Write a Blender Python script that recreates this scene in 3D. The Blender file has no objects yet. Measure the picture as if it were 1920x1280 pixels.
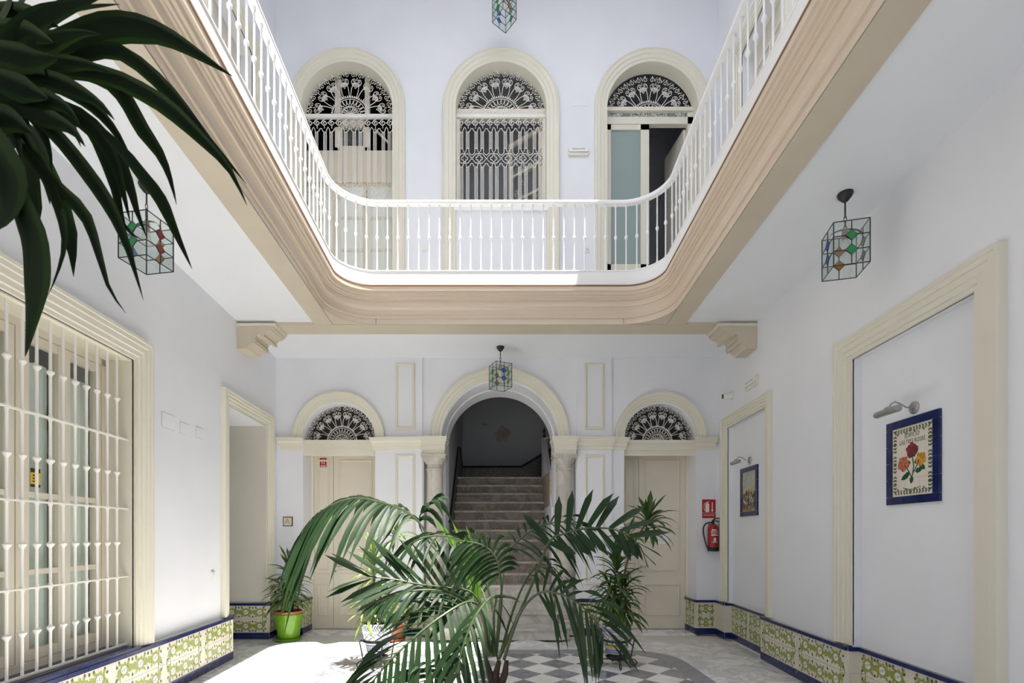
import bpy, bmesh, math, random
from mathutils import Vector, Matrix, noise as mnoise
from mathutils.geometry import tessellate_polygon
PI = math.pi
sc = bpy.context.scene
COL = sc.collection

# ------------------------------------------------------------------ camera, sky, sun, exposure
F, CX, CY, HC = 930.0, 937.0, 1003.0, 1.5          # focal (px), vanishing point (px), eye height (m)
cam_d = bpy.data.cameras.new('camera'); cam = bpy.data.objects.new('camera', cam_d); COL.objects.link(cam)
cam.location = (0, 0, HC); cam.rotation_euler = (PI/2, 0, 0)
cam_d.sensor_width = 36; cam_d.lens = F/1920*36
cam_d.shift_x = (960-CX)/1920; cam_d.shift_y = (CY-640)/1920
cam_d.clip_start = 0.05; cam_d.clip_end = 200
cam_d.dof.use_dof = True; cam_d.dof.focus_distance = 6.5; cam_d.dof.aperture_fstop = 7.0
sc.camera = cam

world = bpy.data.worlds.new('sky'); sc.world = world; world.use_nodes = True
wn = world.node_tree; wn.nodes.clear()
wo = wn.nodes.new('ShaderNodeOutputWorld'); wb = wn.nodes.new('ShaderNodeBackground')
ws = wn.nodes.new('ShaderNodeTexSky'); ws.sky_type = 'HOSEK_WILKIE'
SUN_D = Vector((-1.15, 0.83, -4.58)).normalized()
ws.sun_direction = -SUN_D; ws.turbidity = 5.0; ws.ground_albedo = 0.5
wmix = wn.nodes.new('ShaderNodeMix'); wmix.data_type = 'RGBA'; wmix.inputs[0].default_value = 0.62
wmix.inputs[7].default_value = (0.95, 0.96, 1.0, 1)
wn.links.new(ws.outputs[0], wmix.inputs[6]); wn.links.new(wmix.outputs[2], wb.inputs[0])
wb.inputs[1].default_value = 2.3
wn.links.new(wb.outputs[0], wo.inputs[0])

sun_l = bpy.data.lights.new('sun', 'SUN'); sun_l.energy = 10.0; sun_l.angle = 0.009; sun_l.color = (1, 0.96, 0.88)
sun = bpy.data.objects.new('sun', sun_l); COL.objects.link(sun)
sun.rotation_euler = SUN_D.to_track_quat('-Z', 'Y').to_euler(); sun.location = (3, -2, 12)

vs = sc.view_settings
vs.view_transform = 'Standard'; vs.look = 'None'; vs.gamma = 1; vs.use_curve_mapping = False
vs.exposure = 0.72
sc.cycles.max_bounces = 16; sc.cycles.diffuse_bounces = 8; sc.cycles.transparent_max_bounces = 24

# ------------------------------------------------------------------ materials
M = {}
def mat(name, col, rough=0.6, metal=0.0, var=0.0, vscale=6.0, bump=0.0, bscale=40.0, col2=None, spec=0.5, trans=0.0, emit=None):
    m = bpy.data.materials.new(name); m.use_nodes = True
    nt = m.node_tree; b = nt.nodes['Principled BSDF']
    b.inputs['Base Color'].default_value = (*col, 1); b.inputs['Roughness'].default_value = rough
    b.inputs['Metallic'].default_value = metal; b.inputs['Specular IOR Level'].default_value = spec
    tc = None
    if var > 0 or col2 or bump > 0:
        tc = nt.nodes.new('ShaderNodeTexCoord')
    if var > 0 or col2:
        nz = nt.nodes.new('ShaderNodeTexNoise'); nz.inputs['Scale'].default_value = vscale; nz.inputs['Detail'].default_value = 6
        nt.links.new(tc.outputs['Object'], nz.inputs['Vector'])
        rp = nt.nodes.new('ShaderNodeValToRGB')
        c2 = col2 if col2 else tuple(max(0, c*(1-var)) for c in col)
        rp.color_ramp.elements[0].position = 0.35; rp.color_ramp.elements[1].position = 0.65
        rp.color_ramp.elements[0].color = (*c2, 1); rp.color_ramp.elements[1].color = (*col, 1)
        nt.links.new(nz.outputs['Fac'], rp.inputs[0]); nt.links.new(rp.outputs[0], b.inputs['Base Color'])
    if bump > 0:
        n2 = nt.nodes.new('ShaderNodeTexNoise'); n2.inputs['Scale'].default_value = bscale; n2.inputs['Detail'].default_value = 4
        nt.links.new(tc.outputs['Object'], n2.inputs['Vector'])
        bp = nt.nodes.new('ShaderNodeBump'); bp.inputs['Strength'].default_value = bump; bp.inputs['Distance'].default_value = 0.01
        nt.links.new(n2.outputs['Fac'], bp.inputs['Height']); nt.links.new(bp.outputs[0], b.inputs['Normal'])
    if emit:
        b.inputs['Emission Color'].default_value = (*emit[0], 1); b.inputs['Emission Strength'].default_value = emit[1]
    M[name] = m
    return m
def marble(name, base, vein, scale, rough, strength=0.6, rnd=True):
    m = bpy.data.materials.new(name); m.use_nodes = True; nt = m.node_tree; b = nt.nodes['Principled BSDF']
    b.inputs['Roughness'].default_value = rough; b.inputs['Specular IOR Level'].default_value = 0.8 if rough < 0.2 else 0.4
    tc = nt.nodes.new('ShaderNodeTexCoord'); oi = nt.nodes.new('ShaderNodeObjectInfo')
    ad = nt.nodes.new('ShaderNodeVectorMath'); ad.operation = 'MULTIPLY_ADD'
    cmb = nt.nodes.new('ShaderNodeCombineXYZ')
    for i in range(3): nt.links.new(oi.outputs['Random'], cmb.inputs[i])
    ad.inputs[1].default_value = (37, 53, 71)
    nt.links.new(cmb.outputs[0], ad.inputs[0]); nt.links.new(tc.outputs['Object'], ad.inputs[2])
    n1 = nt.nodes.new('ShaderNodeTexNoise'); n1.inputs['Scale'].default_value = scale; n1.inputs['Detail'].default_value = 8
    n1.inputs['Roughness'].default_value = 0.62; n1.inputs['Distortion'].default_value = 1.6
    nt.links.new(ad.outputs[0], n1.inputs['Vector'])
    rp = nt.nodes.new('ShaderNodeValToRGB'); e = rp.color_ramp.elements
    e[0].position = 0.36; e[1].position = 0.56
    e[0].color = (*base, 1); e[1].color = (*base, 1)
    a = e.new(0.46); a.color = (*[base[i]*(1-strength)+vein[i]*strength for i in range(3)], 1)
    nt.links.new(n1.outputs['Fac'], rp.inputs[0])
    n2 = nt.nodes.new('ShaderNodeTexNoise'); n2.inputs['Scale'].default_value = scale*0.5
    nt.links.new(ad.outputs[0], n2.inputs['Vector'])
    hs = nt.nodes.new('ShaderNodeHueSaturation')
    mr = nt.nodes.new('ShaderNodeMapRange'); mr.inputs['To Min'].default_value = 0.86; mr.inputs['To Max'].default_value = 1.1
    nt.links.new(n2.outputs['Fac'], mr.inputs['Value'])
    if rnd:
        mu = nt.nodes.new('ShaderNodeMath'); mu.operation = 'MULTIPLY'
        m2 = nt.nodes.new('ShaderNodeMapRange'); m2.inputs['To Min'].default_value = 0.88; m2.inputs['To Max'].default_value = 1.06
        nt.links.new(oi.outputs['Random'], m2.inputs['Value']); nt.links.new(m2.outputs[0], mu.inputs[0]); nt.links.new(mr.outputs[0], mu.inputs[1])
        nt.links.new(mu.outputs[0], hs.inputs['Value'])
    else:
        nt.links.new(mr.outputs[0], hs.inputs['Value'])
    nt.links.new(rp.outputs[0], hs.inputs['Color']); nt.links.new(hs.outputs[0], b.inputs['Base Color'])
    M[name] = m; return m
def glassy(name, tint, refl=0.08, opac=0.0, col=(0.6, 0.65, 0.65), rough=0.02):
    """thin pane: see-through layer plus a reflecting layer plus some body colour"""
    m = bpy.data.materials.new(name); m.use_nodes = True; nt = m.node_tree
    nt.nodes.remove(nt.nodes['Principled BSDF']); out = nt.nodes['Material Output']
    t = nt.nodes.new('ShaderNodeBsdfTransparent'); t.inputs[0].default_value = (*tint, 1)
    g = nt.nodes.new('ShaderNodeBsdfGlossy'); g.inputs['Roughness'].default_value = rough
    d = nt.nodes.new('ShaderNodeBsdfDiffuse'); d.inputs[0].default_value = (*col, 1)
    m1 = nt.nodes.new('ShaderNodeMixShader'); m1.inputs[0].default_value = opac
    m2 = nt.nodes.new('ShaderNodeMixShader'); m2.inputs[0].default_value = refl
    nt.links.new(t.outputs[0], m1.inputs[1]); nt.links.new(d.outputs[0], m1.inputs[2])
    nt.links.new(m1.outputs[0], m2.inputs[1]); nt.links.new(g.outputs[0], m2.inputs[2]); nt.links.new(m2.outputs[0], out.inputs[0])
    M[name] = m; return m
def leafmat(name, col, col2, trl=0.35, rough=0.35, scale=9.0, spec=0.4):
    m = bpy.data.materials.new(name); m.use_nodes = True; nt = m.node_tree; b = nt.nodes['Principled BSDF']; out = nt.nodes['Material Output']
    b.inputs['Roughness'].default_value = rough; b.inputs['Specular IOR Level'].default_value = spec
    tc = nt.nodes.new('ShaderNodeTexCoord'); nz = nt.nodes.new('ShaderNodeTexNoise'); nz.inputs['Scale'].default_value = scale
    nt.links.new(tc.outputs['Object'], nz.inputs['Vector'])
    mx = nt.nodes.new('ShaderNodeMix'); mx.data_type = 'RGBA'; mx.inputs[6].default_value = (*col, 1); mx.inputs[7].default_value = (*col2, 1)
    nt.links.new(nz.outputs['Fac'], mx.inputs[0]); nt.links.new(mx.outputs[2], b.inputs['Base Color'])
    tr = nt.nodes.new('ShaderNodeBsdfTranslucent'); nt.links.new(mx.outputs[2], tr.inputs[0])
    ms = nt.nodes.new('ShaderNodeMixShader'); ms.inputs[0].default_value = trl
    nt.links.new(b.outputs[0], ms.inputs[1]); nt.links.new(tr.outputs[0], ms.inputs[2]); nt.links.new(ms.outputs[0], out.inputs[0])
    M[name] = m; return m

mat('wall', (0.80, 0.81, 0.85), 0.75, var=0.035, vscale=1.6, bump=0.12, bscale=14)
mat('ceil', (0.80, 0.82, 0.86), 0.55, var=0.03, vscale=1.2)
mat('cream', (0.74, 0.71, 0.60), 0.5, var=0.02, vscale=3)
mat('cream_door', (0.74, 0.68, 0.57), 0.45, var=0.04, vscale=3)
mat('beam', (0.60, 0.53, 0.42), 0.5, var=0.06, vscale=2.5)
mat('fascia', (0.67, 0.56, 0.44), 0.4, var=0.025, vscale=1.5)
mat('brown_edge', (0.20, 0.10, 0.05), 0.5)
mat('white_paint', (0.86, 0.86, 0.85), 0.35)
mat('iron_white', (0.80, 0.78, 0.73), 0.4)
mat('iron_black', (0.012, 0.012, 0.013), 0.45)
mat('black_lead', (0.01, 0.011, 0.014), 0.4)
marble('marble_white', (0.88, 0.87, 0.855), (0.50, 0.50, 0.51), 2.6, 0.10, 0.7)
marble('marble_checker', (0.90, 0.89, 0.865), (0.7, 0.7, 0.68), 3.0, 0.08, 0.5)
marble('marble_grey', (0.17, 0.18, 0.21), (0.40, 0.41, 0.43), 5.0, 0.14, 0.5)
marble('marble_band', (0.23, 0.235, 0.25), (0.42, 0.42, 0.43), 4.0, 0.14, 0.4)
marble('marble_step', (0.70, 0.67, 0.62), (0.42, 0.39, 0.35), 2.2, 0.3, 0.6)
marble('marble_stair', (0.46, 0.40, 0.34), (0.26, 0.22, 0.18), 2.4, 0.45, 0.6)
marble('riser_shade', (0.36, 0.31, 0.26), (0.17, 0.14, 0.12), 2.4, 0.5, 0.7)  # stair marble darkened: shade below the nosings is put into the colour
marble('marble_column', (0.60, 0.56, 0.50), (0.40, 0.37, 0.33), 3.0, 0.45, 0.6)
mat('grout', (0.62, 0.60, 0.56), 0.8)
mat('tile_cream', (0.74, 0.68, 0.58), 0.22, var=0.05, vscale=9)
mat('tile_blue', (0.012, 0.024, 0.115), 0.15, var=0.35, vscale=7)
mat('print_green', (0.35, 0.40, 0.09), 0.3, var=0.3, vscale=60)
mat('print_leaf', (0.055, 0.10, 0.045), 0.3)
mat('print_white', (0.80, 0.78, 0.74), 0.25)
mat('print_grey', (0.16, 0.17, 0.21), 0.3)
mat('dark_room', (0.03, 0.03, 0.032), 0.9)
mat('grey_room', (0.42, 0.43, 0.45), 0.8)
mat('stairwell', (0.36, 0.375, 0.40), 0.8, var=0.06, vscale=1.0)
mat('stain', (0.35, 0.30, 0.25), 0.9, var=0.25, vscale=8)
mat('stair_tile', (0.16, 0.15, 0.13), 0.35, col2=(0.05, 0.055, 0.04), vscale=26)
mat('green_door', (0.10, 0.12, 0.115), 0.5)
mat('beige_wall', (0.66, 0.62, 0.54), 0.7, var=0.05, vscale=1.5)
mat('frosted', (0.27, 0.34, 0.33), 0.35)
mat('curtain', (0.82, 0.86, 0.82), 0.85)
glassy('clear_glass', (0.93, 0.96, 0.95), 0.07, 0.03)
glassy('window_glass', (0.96, 0.98, 0.97), 0.06, 0.03)
glassy('glass_green', (0.10, 0.62, 0.24), 0.06, 0.45, (0.05, 0.42, 0.14))
glassy('glass_amber', (0.75, 0.42, 0.08), 0.06, 0.45, (0.55, 0.28, 0.04))
glassy('glass_blue', (0.20, 0.38, 0.85), 0.06, 0.45, (0.10, 0.22, 0.6))
glassy('glass_red', (0.55, 0.12, 0.12), 0.06, 0.45, (0.38, 0.07, 0.08))
glassy('glass_brown', (0.50, 0.36, 0.30), 0.06, 0.5, (0.28, 0.18, 0.14))
mat('socket', (0.35, 0.24, 0.18), 0.4)
mat('bulb', (0.85, 0.83, 0.78), 0.25)
mat('red', (0.33, 0.012, 0.018), 0.3)
mat('red_sign', (0.40, 0.012, 0.015), 0.35)
mat('steel', (0.42, 0.42, 0.41), 0.35, metal=0.8)
mat('plastic_white', (0.78, 0.78, 0.75), 0.35)
mat('plastic_ivory', (0.72, 0.69, 0.60), 0.35)
mat('plastic_grey', (0.50, 0.50, 0.48), 0.35)
mat('black', (0.012, 0.012, 0.012), 0.4)
mat('gold', (0.55, 0.42, 0.14), 0.4)
mat('paper', (0.82, 0.83, 0.84), 0.7)
mat('yellow', (0.80, 0.50, 0.02), 0.4)
mat('pot_green', (0.12, 0.27, 0.012), 0.14)
mat('terracotta', (0.42, 0.13, 0.06), 0.6, var=0.2, vscale=12)
mat('soil', (0.05, 0.032, 0.022), 0.95, bump=0.6, bscale=60)
mat('glaze_white', (0.76, 0.76, 0.76), 0.15)
mat('glaze_blue', (0.035, 0.07, 0.30), 0.15)
mat('glaze_orange', (0.72, 0.24, 0.02), 0.18)
mat('glaze_yellow', (0.62, 0.45, 0.07), 0.18)
mat('glaze_green', (0.05, 0.20, 0.09), 0.18)
mat('bark', (0.06, 0.038, 0.024), 0.85, var=0.4, vscale=30, bump=0.5, bscale=50)
mat('cane', (0.20, 0.15, 0.09), 0.8, var=0.35, vscale=25)
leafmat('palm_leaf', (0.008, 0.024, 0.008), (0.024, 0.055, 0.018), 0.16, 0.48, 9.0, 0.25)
leafmat('palm_bright', (0.13, 0.30, 0.03), (0.22, 0.42, 0.06), 0.4, 0.35)
leafmat('palm_stem', (0.045, 0.075, 0.03), (0.09, 0.12, 0.05), 0.05, 0.4)
leafmat('drac_dark', (0.030, 0.075, 0.018), (0.07, 0.14, 0.03), 0.3, 0.35)
leafmat('drac_edge', (0.16, 0.25, 0.05), (0.26, 0.33, 0.09), 0.3, 0.35)
leafmat('drac_light', (0.16, 0.26, 0.05), (0.34, 0.42, 0.14), 0.3, 0.35)
leafmat('fore_leaf', (0.0025, 0.007, 0.0025), (0.006, 0.014, 0.004), 0.12, 0.7, 9.0, 0.12)  # nearly black: the backlit silhouette is put into the leaf colour
leafmat('fore_edge', (0.003, 0.008, 0.003), (0.013, 0.030, 0.004), 0.2, 0.7, 9.0, 0.12)  # leaf edge, with the same backlit darkness put into its colour
mat('rose_red', (0.30, 0.035, 0.05), 0.25, col2=(0.10, 0.01, 0.02), vscale=45)
mat('rose_orange', (0.62, 0.20, 0.10), 0.25, col2=(0.35, 0.07, 0.04), vscale=45)
mat('rose_yellow', (0.72, 0.40, 0.05), 0.25, col2=(0.42, 0.18, 0.02), vscale=45)
mat('print_dkgreen', (0.02, 0.09, 0.045), 0.25)
mat('mural_sky', (0.32, 0.37, 0.37), 0.25, col2=(0.48, 0.45, 0.33), vscale=9)
mat('mural_wall', (0.42, 0.31, 0.18), 0.25, col2=(0.58, 0.48, 0.33), vscale=14)
mat('mural_dark', (0.05, 0.035, 0.025), 0.25, col2=(0.20, 0.12, 0.07), vscale=50)
mat('mural_ground', (0.42, 0.28, 0.07), 0.25, col2=(0.20, 0.13, 0.06), vscale=40)

# ------------------------------------------------------------------ mesh helpers
class MB:
    def __init__(s): s.v = []; s.f = []; s.m = []; s.mi = 0
    def face(s, idx): s.f.append(tuple(idx)); s.m.append(s.mi)
    def add(s, vs, fs):
        o = len(s.v); s.v += [Vector(p) for p in vs]
        for f in fs: s.face([o+i for i in f])
    def box(s, x0, x1, y0, y1, z0, z1, mp=None):
        c = [(x, y, z) for z in (z0, z1) for y in (y0, y1) for x in (x0, x1)]
        if mp: c = [mp(*p) for p in c]
        s.add(c, [(0, 2, 3, 1), (4, 5, 7, 6), (0, 1, 5, 4), (2, 6, 7, 3), (0, 4, 6, 2), (1, 3, 7, 5)])
    def prism(s, poly, z0, z1, mp=None):
        n = len(poly); mp = mp or (lambda a, b, c: Vector((a, b, c)))
        s.add([mp(p[0], p[1], z0) for p in poly]+[mp(p[0], p[1], z1) for p in poly],
              [tuple(range(n))[::-1], tuple(range(n, 2*n))]+[(i, (i+1) % n, n+(i+1) % n, n+i) for i in range(n)])
    def tube(s, pts, r, n=6, closed=False, caps=True):
        pts = [Vector(p) for p in pts]; k = len(pts)
        if k < 2: return
        rr = r if isinstance(r, (list, tuple)) else [r]*k
        o = len(s.v); up = None
        for i in range(k):
            if closed: t = pts[(i+1) % k]-pts[i-1]
            else: t = pts[min(i+1, k-1)]-pts[max(i-1, 0)]
            if t.length < 1e-9: t = Vector((0, 0, 1))
            t.normalize()
            if up is None:
                up = Vector((0, 0, 1)) if abs(t.z) < 0.9 else Vector((1, 0, 0))
            up = up-t*up.dot(t)
            if up.length < 1e-5: up = t.orthogonal()
            up.normalize(); sd = t.cross(up)
            for j in range(n):
                a = 2*PI*(j+0.5)/n
                s.v.append(pts[i]+(up*math.cos(a)+sd*math.sin(a))*rr[i])
        for i in range(k if closed else k-1):
            for j in range(n):
                a = o+i*n; b = o+((i+1) % k)*n; j2 = (j+1) % n
                s.face((a+j, a+j2, b+j2, b+j))
        if caps and not closed:
            s.face([o+j for j in range(n)][::-1]); s.face([o+(k-1)*n+j for j in range(n)])
    def lathe(s, prof, c=(0, 0, 0), n=16, cap=True):
        o = len(s.v); c = Vector(c)
        for r, z in prof:
            for j in range(n):
                a = 2*PI*j/n; s.v.append(c+Vector((r*math.cos(a), r*math.sin(a), z)))
        for i in range(len(prof)-1):
            for j in range(n):
                j2 = (j+1) % n; s.face((o+i*n+j, o+i*n+j2, o+(i+1)*n+j2, o+(i+1)*n+j))
        if cap:
            s.face([o+j for j in range(n)][::-1]); s.face([o+(len(prof)-1)*n+j for j in range(n)])
    def sweep(s, path, prof, mp, side=1, closed=False, capends=True):
        """path: 2-D points (u,v); prof: (d,h) with d the offset to one side of the path and h the third axis; mp(u,v,h)"""
        P2 = [Vector((p[0], p[1])) for p in path]; k = len(P2); o = len(s.v); q = len(prof)
        for i in range(k):
            a = P2[i-1] if (closed or i > 0) else None; b = P2[(i+1) % k] if (closed or i < k-1) else None
            ns = []
            for u, w in ((a, P2[i]), (P2[i], b)):
                if u is None or w is None: continue
                d = (w-u)
                if d.length < 1e-9: continue
                d.normalize(); ns.append(Vector((-d.y, d.x))*side)
            nn = ns[0] if len(ns) == 1 else (ns[0]+ns[1])
            if len(ns) == 2:
                nn.normalize(); nn = nn/max(0.3, nn.dot(ns[0]))
            for d, h in prof:
                p = P2[i]+nn*d; s.v.append(Vector(mp(p.x, p.y, h)))
        for i in range(k if closed else k-1):
            for j in range(q-1):
                a = o+i*q+j; b = o+((i+1) % k)*q+j
                s.face((a, a+1, b+1, b))
        if capends and not closed:
            s.face([o+j for j in range(q)]); s.face([o+(k-1)*q+j for j in range(q)][::-1])
    def sheet(s, outline, holes, mp, th):
        """flat wall with holes, front at h=0 and back at h=-th"""
        loops = [outline]+holes
        tris = tessellate_polygon([[Vector((p[0], p[1], 0)) for p in l] for l in loops])
        pts = [p for l in loops for p in l]; n = len(pts); o = len(s.v)
        s.v += [Vector(mp(p[0], p[1], 0)) for p in pts]+[Vector(mp(p[0], p[1], -th)) for p in pts]
        for t in tris:
            s.face((o+t[0], o+t[1], o+t[2])); s.face((o+n+t[2], o+n+t[1], o+n+t[0]))
        b = o
        for l in loops:
            k = len(l)
            for i in range(k): s.face((b+i, b+(i+1) % k, b+n+(i+1) % k, b+n+i))
            b += k
    def mesh(s, name, mats, smooth=False, recalc=True):
        me = bpy.data.meshes.new(name); me.from_pydata([tuple(v) for v in s.v], [], s.f)
        if isinstance(mats, str): mats = [mats]
        for m in mats: me.materials.append(M[m])
        for i, p in enumerate(me.polygons):
            p.material_index = s.m[i]; p.use_smooth = smooth
        if recalc:
            bm = bmesh.new(); bm.from_mesh(me); bmesh.ops.recalc_face_normals(bm, faces=bm.faces); bm.to_mesh(me); bm.free()
        if smooth:
            try: me.set_sharp_from_angle(angle=math.radians(38))
            except Exception: pass
        me.update(); return me
def obj(name, data, parent=None, mtx=None, label=None, cat=None, group=None, kind=None):
    o = bpy.data.objects.new(name, data); COL.objects.link(o)
    if parent is not None: o.parent = parent
    if mtx is not None: o.matrix_basis = mtx
    if label: o['label'] = label
    if cat: o['category'] = cat
    if group: o['group'] = group
    if kind: o['kind'] = kind
    return o
def build(mb, name, mats, parent=None, smooth=False, mtx=None, **kw):
    return obj(name, mb.mesh(name, mats, smooth), parent, mtx, **kw)
def empty(name, loc, label=None, cat=None, group=None, kind=None, rz=0):
    o = obj(name, None, None, Matrix.Translation(Vector(loc)) @ Matrix.Rotation(rz, 4, 'Z'), label, cat, group, kind)
    o.empty_display_size = 0.1; return o
def struct(mb, name, mats, label, parent=None, smooth=False):
    return build(mb, name, mats, parent, smooth, label=label, cat=None, kind='structure')
def T(x=0, y=0, z=0): return Matrix.Translation((x, y, z))
def R(a, ax='Z'): return Matrix.Rotation(a, 4, ax)
def S(x, y, z): return Matrix.Diagonal((x, y, z, 1))
def text_mesh(txt, size, mname, align='CENTER', shear=0.0):
    cu = bpy.data.curves.new('lettering', 'FONT'); cu.body = txt; cu.size = size; cu.align_x = align; cu.align_y = 'CENTER'
    cu.extrude = 0.0004; cu.shear = shear
    o = bpy.data.objects.new('lettering', cu); COL.objects.link(o)
    dg = bpy.context.evaluated_depsgraph_get(); me = bpy.data.meshes.new_from_object(o.evaluated_get(dg))
    bpy.data.objects.remove(o); me.materials.clear(); me.materials.append(M[mname]); return me
def arc(cx, cy, r, a0, a1, n): return [(cx+r*math.cos(a0+(a1-a0)*i/n), cy+r*math.sin(a0+(a1-a0)*i/n)) for i in range(n+1)]
def clip_poly(poly, clip):
    """Sutherland-Hodgman; clip is a counter-clockwise convex polygon"""
    out = list(poly)
    for i in range(len(clip)):
        a = clip[i]; b = clip[(i+1) % len(clip)]; inp = out; out = []
        def ins(p): return (b[0]-a[0])*(p[1]-a[1])-(b[1]-a[1])*(p[0]-a[0]) >= -1e-9
        for j in range(len(inp)):
            p = inp[j-1]; q = inp[j]; ip, iq = ins(p), ins(q)
            if ip != iq:
                d = (b[0]-a[0], b[1]-a[1]); e = (q[0]-p[0], q[1]-p[1])
                den = d[0]*e[1]-d[1]*e[0]
                t = (d[0]*(a[1]-p[1])-d[1]*(a[0]-p[0]))/den if abs(den) > 1e-12 else 0
                out.append((p[0]+e[0]*t, p[1]+e[1]*t))
            if iq: out.append(q)
        if not out: return []
    res = []
    for p in out:
        if not res or (abs(p[0]-res[-1][0])+abs(p[1]-res[-1][1])) > 1e-5: res.append(p)
    return res if len(res) > 2 else []
def area(poly): return 0.5*sum(poly[i-1][0]*poly[i][1]-poly[i][0]*poly[i-1][1] for i in range(len(poly)))

# ------------------------------------------------------------------ plan of the house (metres; walls are slightly out of square)
YB = 7.57                      # back wall
YF = -2.6                      # wall behind the viewer
def XL(y): return -2.865-0.072*y
def XR(y): return 2.82+0.068*y
AL, AR = math.atan(0.072), -math.atan(0.068)
def pt(px, py, Y): return Vector(((px-CX)/F*Y, Y, HC-(py-CY)/F*Y))
mpL = lambda u, v, h: Vector((XL(u)+h, u, v))
mpR = lambda u, v, h: Vector((XR(u)-h, u, v))
mpB = lambda u, v, h: Vector((u, YB-h, v))
ZC, ZT = 4.2, 9.9              # lower gallery ceiling, top of the house
def INX(y): return 1.80+0.05*y   # inner edge of the side beams
def OUTX(y): return 2.035+0.05*y
def loop_path(off=0.0, y0=-1.0):
    """rounded opening of the patio; off moves it towards the middle"""
    r0 = 0.52; yf = 6.286-off; r = r0-off*0.4
    xr = INX(6.0)-off
    p = [(INX(y0)-off, y0)]
    n = 18
    xs = INX(yf-r)-off
    p += [(xs+(-r)+r*math.cos(a), yf-r+r*math.sin(a)) for a in [PI/2*i/n for i in range(n+1)]]
    q = [(-x, y) for x, y in p[::-1]]
    return p+q
# ================================================================== THE SHELL
room = [(XL(YF), YF), (XR(YF), YF), (XR(YB), YB), (XL(YB), YB)]
mb = MB(); mb.prism([(-4.3, YF-0.3), (4.2, YF-0.3), (4.2, 12), (-4.3, 12)], -0.25, -0.03)
floor = struct(mb, 'floor', 'grout', 'polished white marble floor of the courtyard with a chequered centre')
# chequered carpet of marble, its grey border and the slabs around it
def rrect(x0, x1, y0, y1, r, n=8):
    return (arc(x1-r, y1-r, r, 0, PI/2, n)+arc(x0+r, y1-r, r, PI/2, PI, n)+arc(x0+r, y0+r, r, PI, 1.5*PI, n)+arc(x1-r, y0+r, r, 1.5*PI, 2*PI, n))
outer = rrect(-2.2, 2.2, 0.6, 6.49, 0.62); inner = rrect(-1.98, 1.98, 0.82, 6.27, 0.44)
D = 0.42; random.seed(3)
def tile_piece(poly, name, mname, z0, z1, shrink=0.0015):
    cx = sum(p[0] for p in poly)/len(poly); cy = sum(p[1] for p in poly)/len(poly)
    q = []
    for x, y in poly:
        d = math.hypot(x-cx, y-cy); k = max(0, 1-shrink/d) if d > 1e-6 else 1
        q.append((((x-cx)*k), ((y-cy)*k)))
    m_ = MB(); m_.prism(q, z0, z1)
    return build(m_, name, mname, floor, mtx=T(cx, cy, 0))
full = {}
for j in range(-13, 4):
    for i in range(-6, 7):
        for half in (0, 1):
            cx = 0.668+D*i+(D/2 if half else 0); cy = 5.78+D*j+(D/2 if half else 0)
            poly = [(cx+D/2, cy), (cx, cy+D/2), (cx-D/2, cy), (cx, cy-D/2)]
            c = clip_poly(poly, inner)
            if not c or abs(area(c)) < 0.0015: continue
            mname = 'marble_checker' if half else 'marble_grey'
            if abs(abs(area(c))-D*D/2) < 1e-5:
                if mname not in full:
                    m_ = MB(); e = D/2-0.0018; m_.prism([(e, 0), (0, e), (-e, 0), (0, -e)], -0.03, 0.003); full[mname] = m_.mesh('checker_tile', mname)
                obj('checker_tile', full[mname], floor, T(cx, cy, 0))
            else:
                tile_piece(c, 'checker_tile', mname, -0.03, 0.003)
# border band, cut in lengths
n = len(outer); k0 = 0; acc = 0; start = 0
segs = []
for i in range(n):
    j = (i+1) % n
    L_ = math.dist(outer[i], outer[j]); parts = max(1, round(L_/0.75))
    for p in range(parts):
        a, b = p/parts, (p+1)/parts
        lerp = lambda A, B, t: (A[0]+(B[0]-A[0])*t, A[1]+(B[1]-A[1])*t)
        segs.append(([lerp(outer[i], outer[j], a), lerp(outer[i], outer[j], b)], [lerp(inner[i], inner[j], a), lerp(inner[i], inner[j], b)]))
run = []
def flush(run):
    if not run: return
    o = [s[0][0] for s in run]+[run[-1][0][1]]; q = [s[1][0] for s in run]+[run[-1][1][1]]
    m_ = MB()
    for a in range(len(o)-1):
        m_.prism([o[a], o[a+1], q[a+1], q[a]], -0.03, 0.003)
    build(m_, 'border_slab', 'marble_band', floor)
L_ = 0
for s_ in segs:
    run.append(s_); L_ += math.dist(*s_[0])
    if L_ > 0.45: flush(run); run = []; L_ = 0
flush(run)
# white slabs laid on the diagonal
SD = 0.80
def inside(p, poly):
    return all((poly[(i+1) % len(poly)][0]-poly[i][0])*(p[1]-poly[i][1])-(poly[(i+1) % len(poly)][1]-poly[i][1])*(p[0]-poly[i][0]) >= 0 for i in range(len(poly)))
for j in range(-8, 24):
    for i in range(-6, 7):
        cx = SD*i+(SD/2 if j % 2 else 0); cy = -2.4+SD/2*j
        poly = [(cx+SD/2, cy), (cx, cy+SD/2), (cx-SD/2, cy), (cx, cy-SD/2)]
        c = clip_poly(poly, room)
        if not c or abs(area(c)) < 0.004 or all(inside(p, outer) for p in c): continue
        tile_piece(c, 'floor_slab', 'marble_white', -0.03, 0.0)

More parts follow.
